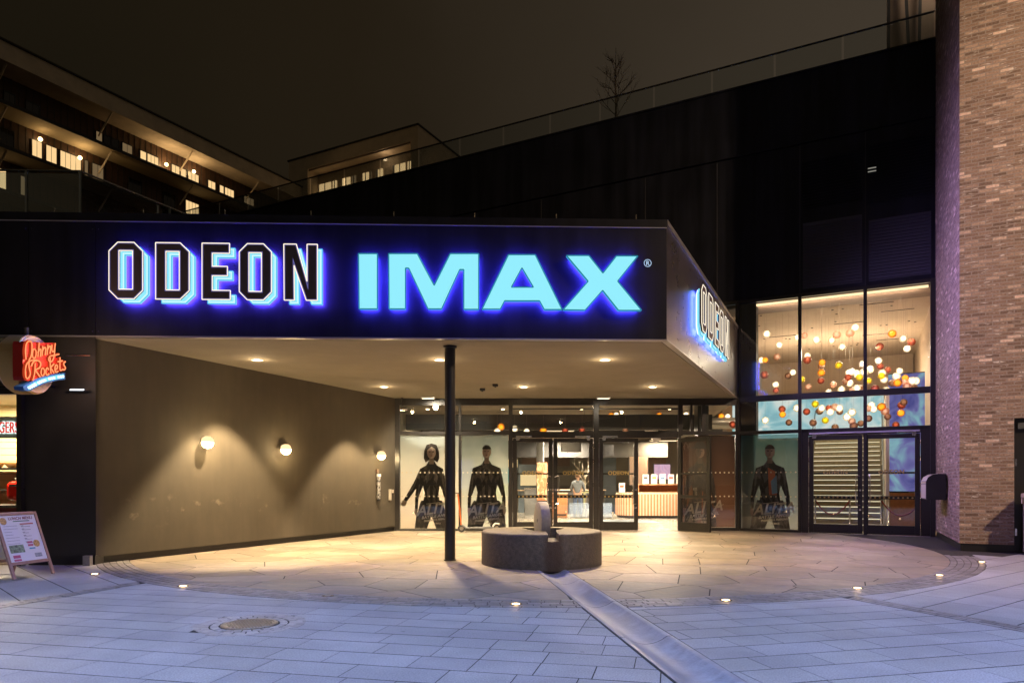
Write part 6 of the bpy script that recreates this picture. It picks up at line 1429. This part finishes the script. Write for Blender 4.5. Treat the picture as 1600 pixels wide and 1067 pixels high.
M_st2 = pbr('tan_stone', (.50, .41, .31), .85, noise=.12, nscale=1.5)
m = MB(); m.box(-15.0, -12.6, 0, 10, 0, 32.2); m.box(-.74, 0, 0, 10, 0, 32.2); m.box(-12.6, -.74, 0, 10, 31.0, 32.2); m.box(-12.6, -.74, 0, 10, 0, 28.35); m.box(-12.6, -.74, 1.4, 10, 28.35, 31.0); m.build('wall', M_st2, mbd)
MB().box(-15.1, .1, -.1, 10.1, 32.2, 32.32).build('roof', M_dark, mbd)
m = MB(); m.box(-12.5, -.84, .02, .1, 30.8, 30.95); m.box(-12.5, -.84, .02, .12, 28.4, 28.5); m.build('loggia_rail', M_brown, mbd)
def mw(pxa, pxb, zb, zt, lit):
    def sx(px): k = (px - 800) / F; X0, Y0 = -8.09 + .46 * 1.35, 60 + .888 * 1.35; return (Y0 * k - X0) / (.888 + .46 * k)
    a, b_ = sx(pxa), sx(pxb); o = MB().box(a, b_, 1.32, 1.39, zb, zt).build('window', [M_darkglass, M_win2, M_win][lit], mbd); MB().box((a + b_) / 2 - .04, (a + b_) / 2 + .04, 1.28, 1.315, zb, zt).build('frame', M_frame, o)
for a, b_, lit in ((499, 517, 2), (520, 526, 2), (535, 547, 2), (550, 556, 1), (567, 576, 2), (578, 580, 1), (587, 590, 1), (591, 598, 2), (614, 616, 1), (617, 633, 2), (637, 643, 2)): mw(a, b_, 28.75, 30.0, lit)
m = MB(); m.box(.02, 2.2, 3.5, 8, 26, 30.0); m.build('side_bay', M_st2, mbd); MB().box(.4, .8, 3.4, 3.49, 27.6, 29.2).build('window', M_win, mbd)
light('loggia_lamp', 'POINT', (-4, .6, 30.4), 14, (1, .7, .4), size=.2, parent=mbd)

# ================================================================== PLAZA LAMPS (behind and beside the camera) with their posts
def street_lamp(x, y, z, power, col, target, spot, blend, label):
    r = thing('street_lamp', label, 'street lamp', (x, y, 0)); MB().lathe([(.09, 0), (.085, .9), (.06, 1.0), (.05, z - .1)], 16).build('pole', M_black, r, smooth=True)
    MB().lathe([(.05, z - .12), (.28, z - .05), (.30, z + .05), (.1, z + .12)], 20).build('lamp_head', M_grey, r, smooth=True); MB().lathe([(.24, z - .075), (.001, z - .08)], 20, cap=False).build('lens', emit('street_lens', col, 6), r)
    l = light('lamp', 'SPOT', (0, 0, z - .16), power, col, size=.22, spot=spot, blend=blend, parent=r)
    l.rotation_euler = (Vector(target) - Vector((x, y, z - .16))).to_track_quat('-Z', 'Y').to_euler()
BLU = (.46, .57, 1.0)
street_lamp(-5.6, -.5, 8.5, 8200, BLU, (-5.0, 3.6, 0), 74, .7, 'tall plaza lamp to the left behind the viewer')
street_lamp(1.5, -3.5, 8.5, 8200, BLU, (1.5, 2.6, 0), 80, .7, 'tall plaza lamp straight behind the viewer')
street_lamp(7.5, .5, 8.5, 8200, BLU, (6.6, 4.2, 0), 74, .7, 'tall plaza lamp to the right beside the viewer')
street_lamp(14.5, 3.0, 11.5, 19000, (1.0, .70, .46), (10.8, 12.5, 6.2), 86, .8, 'tall warm plaza lamp facing the brick tower')
print('lamps done')
print('objects', len(bpy.data.objects))
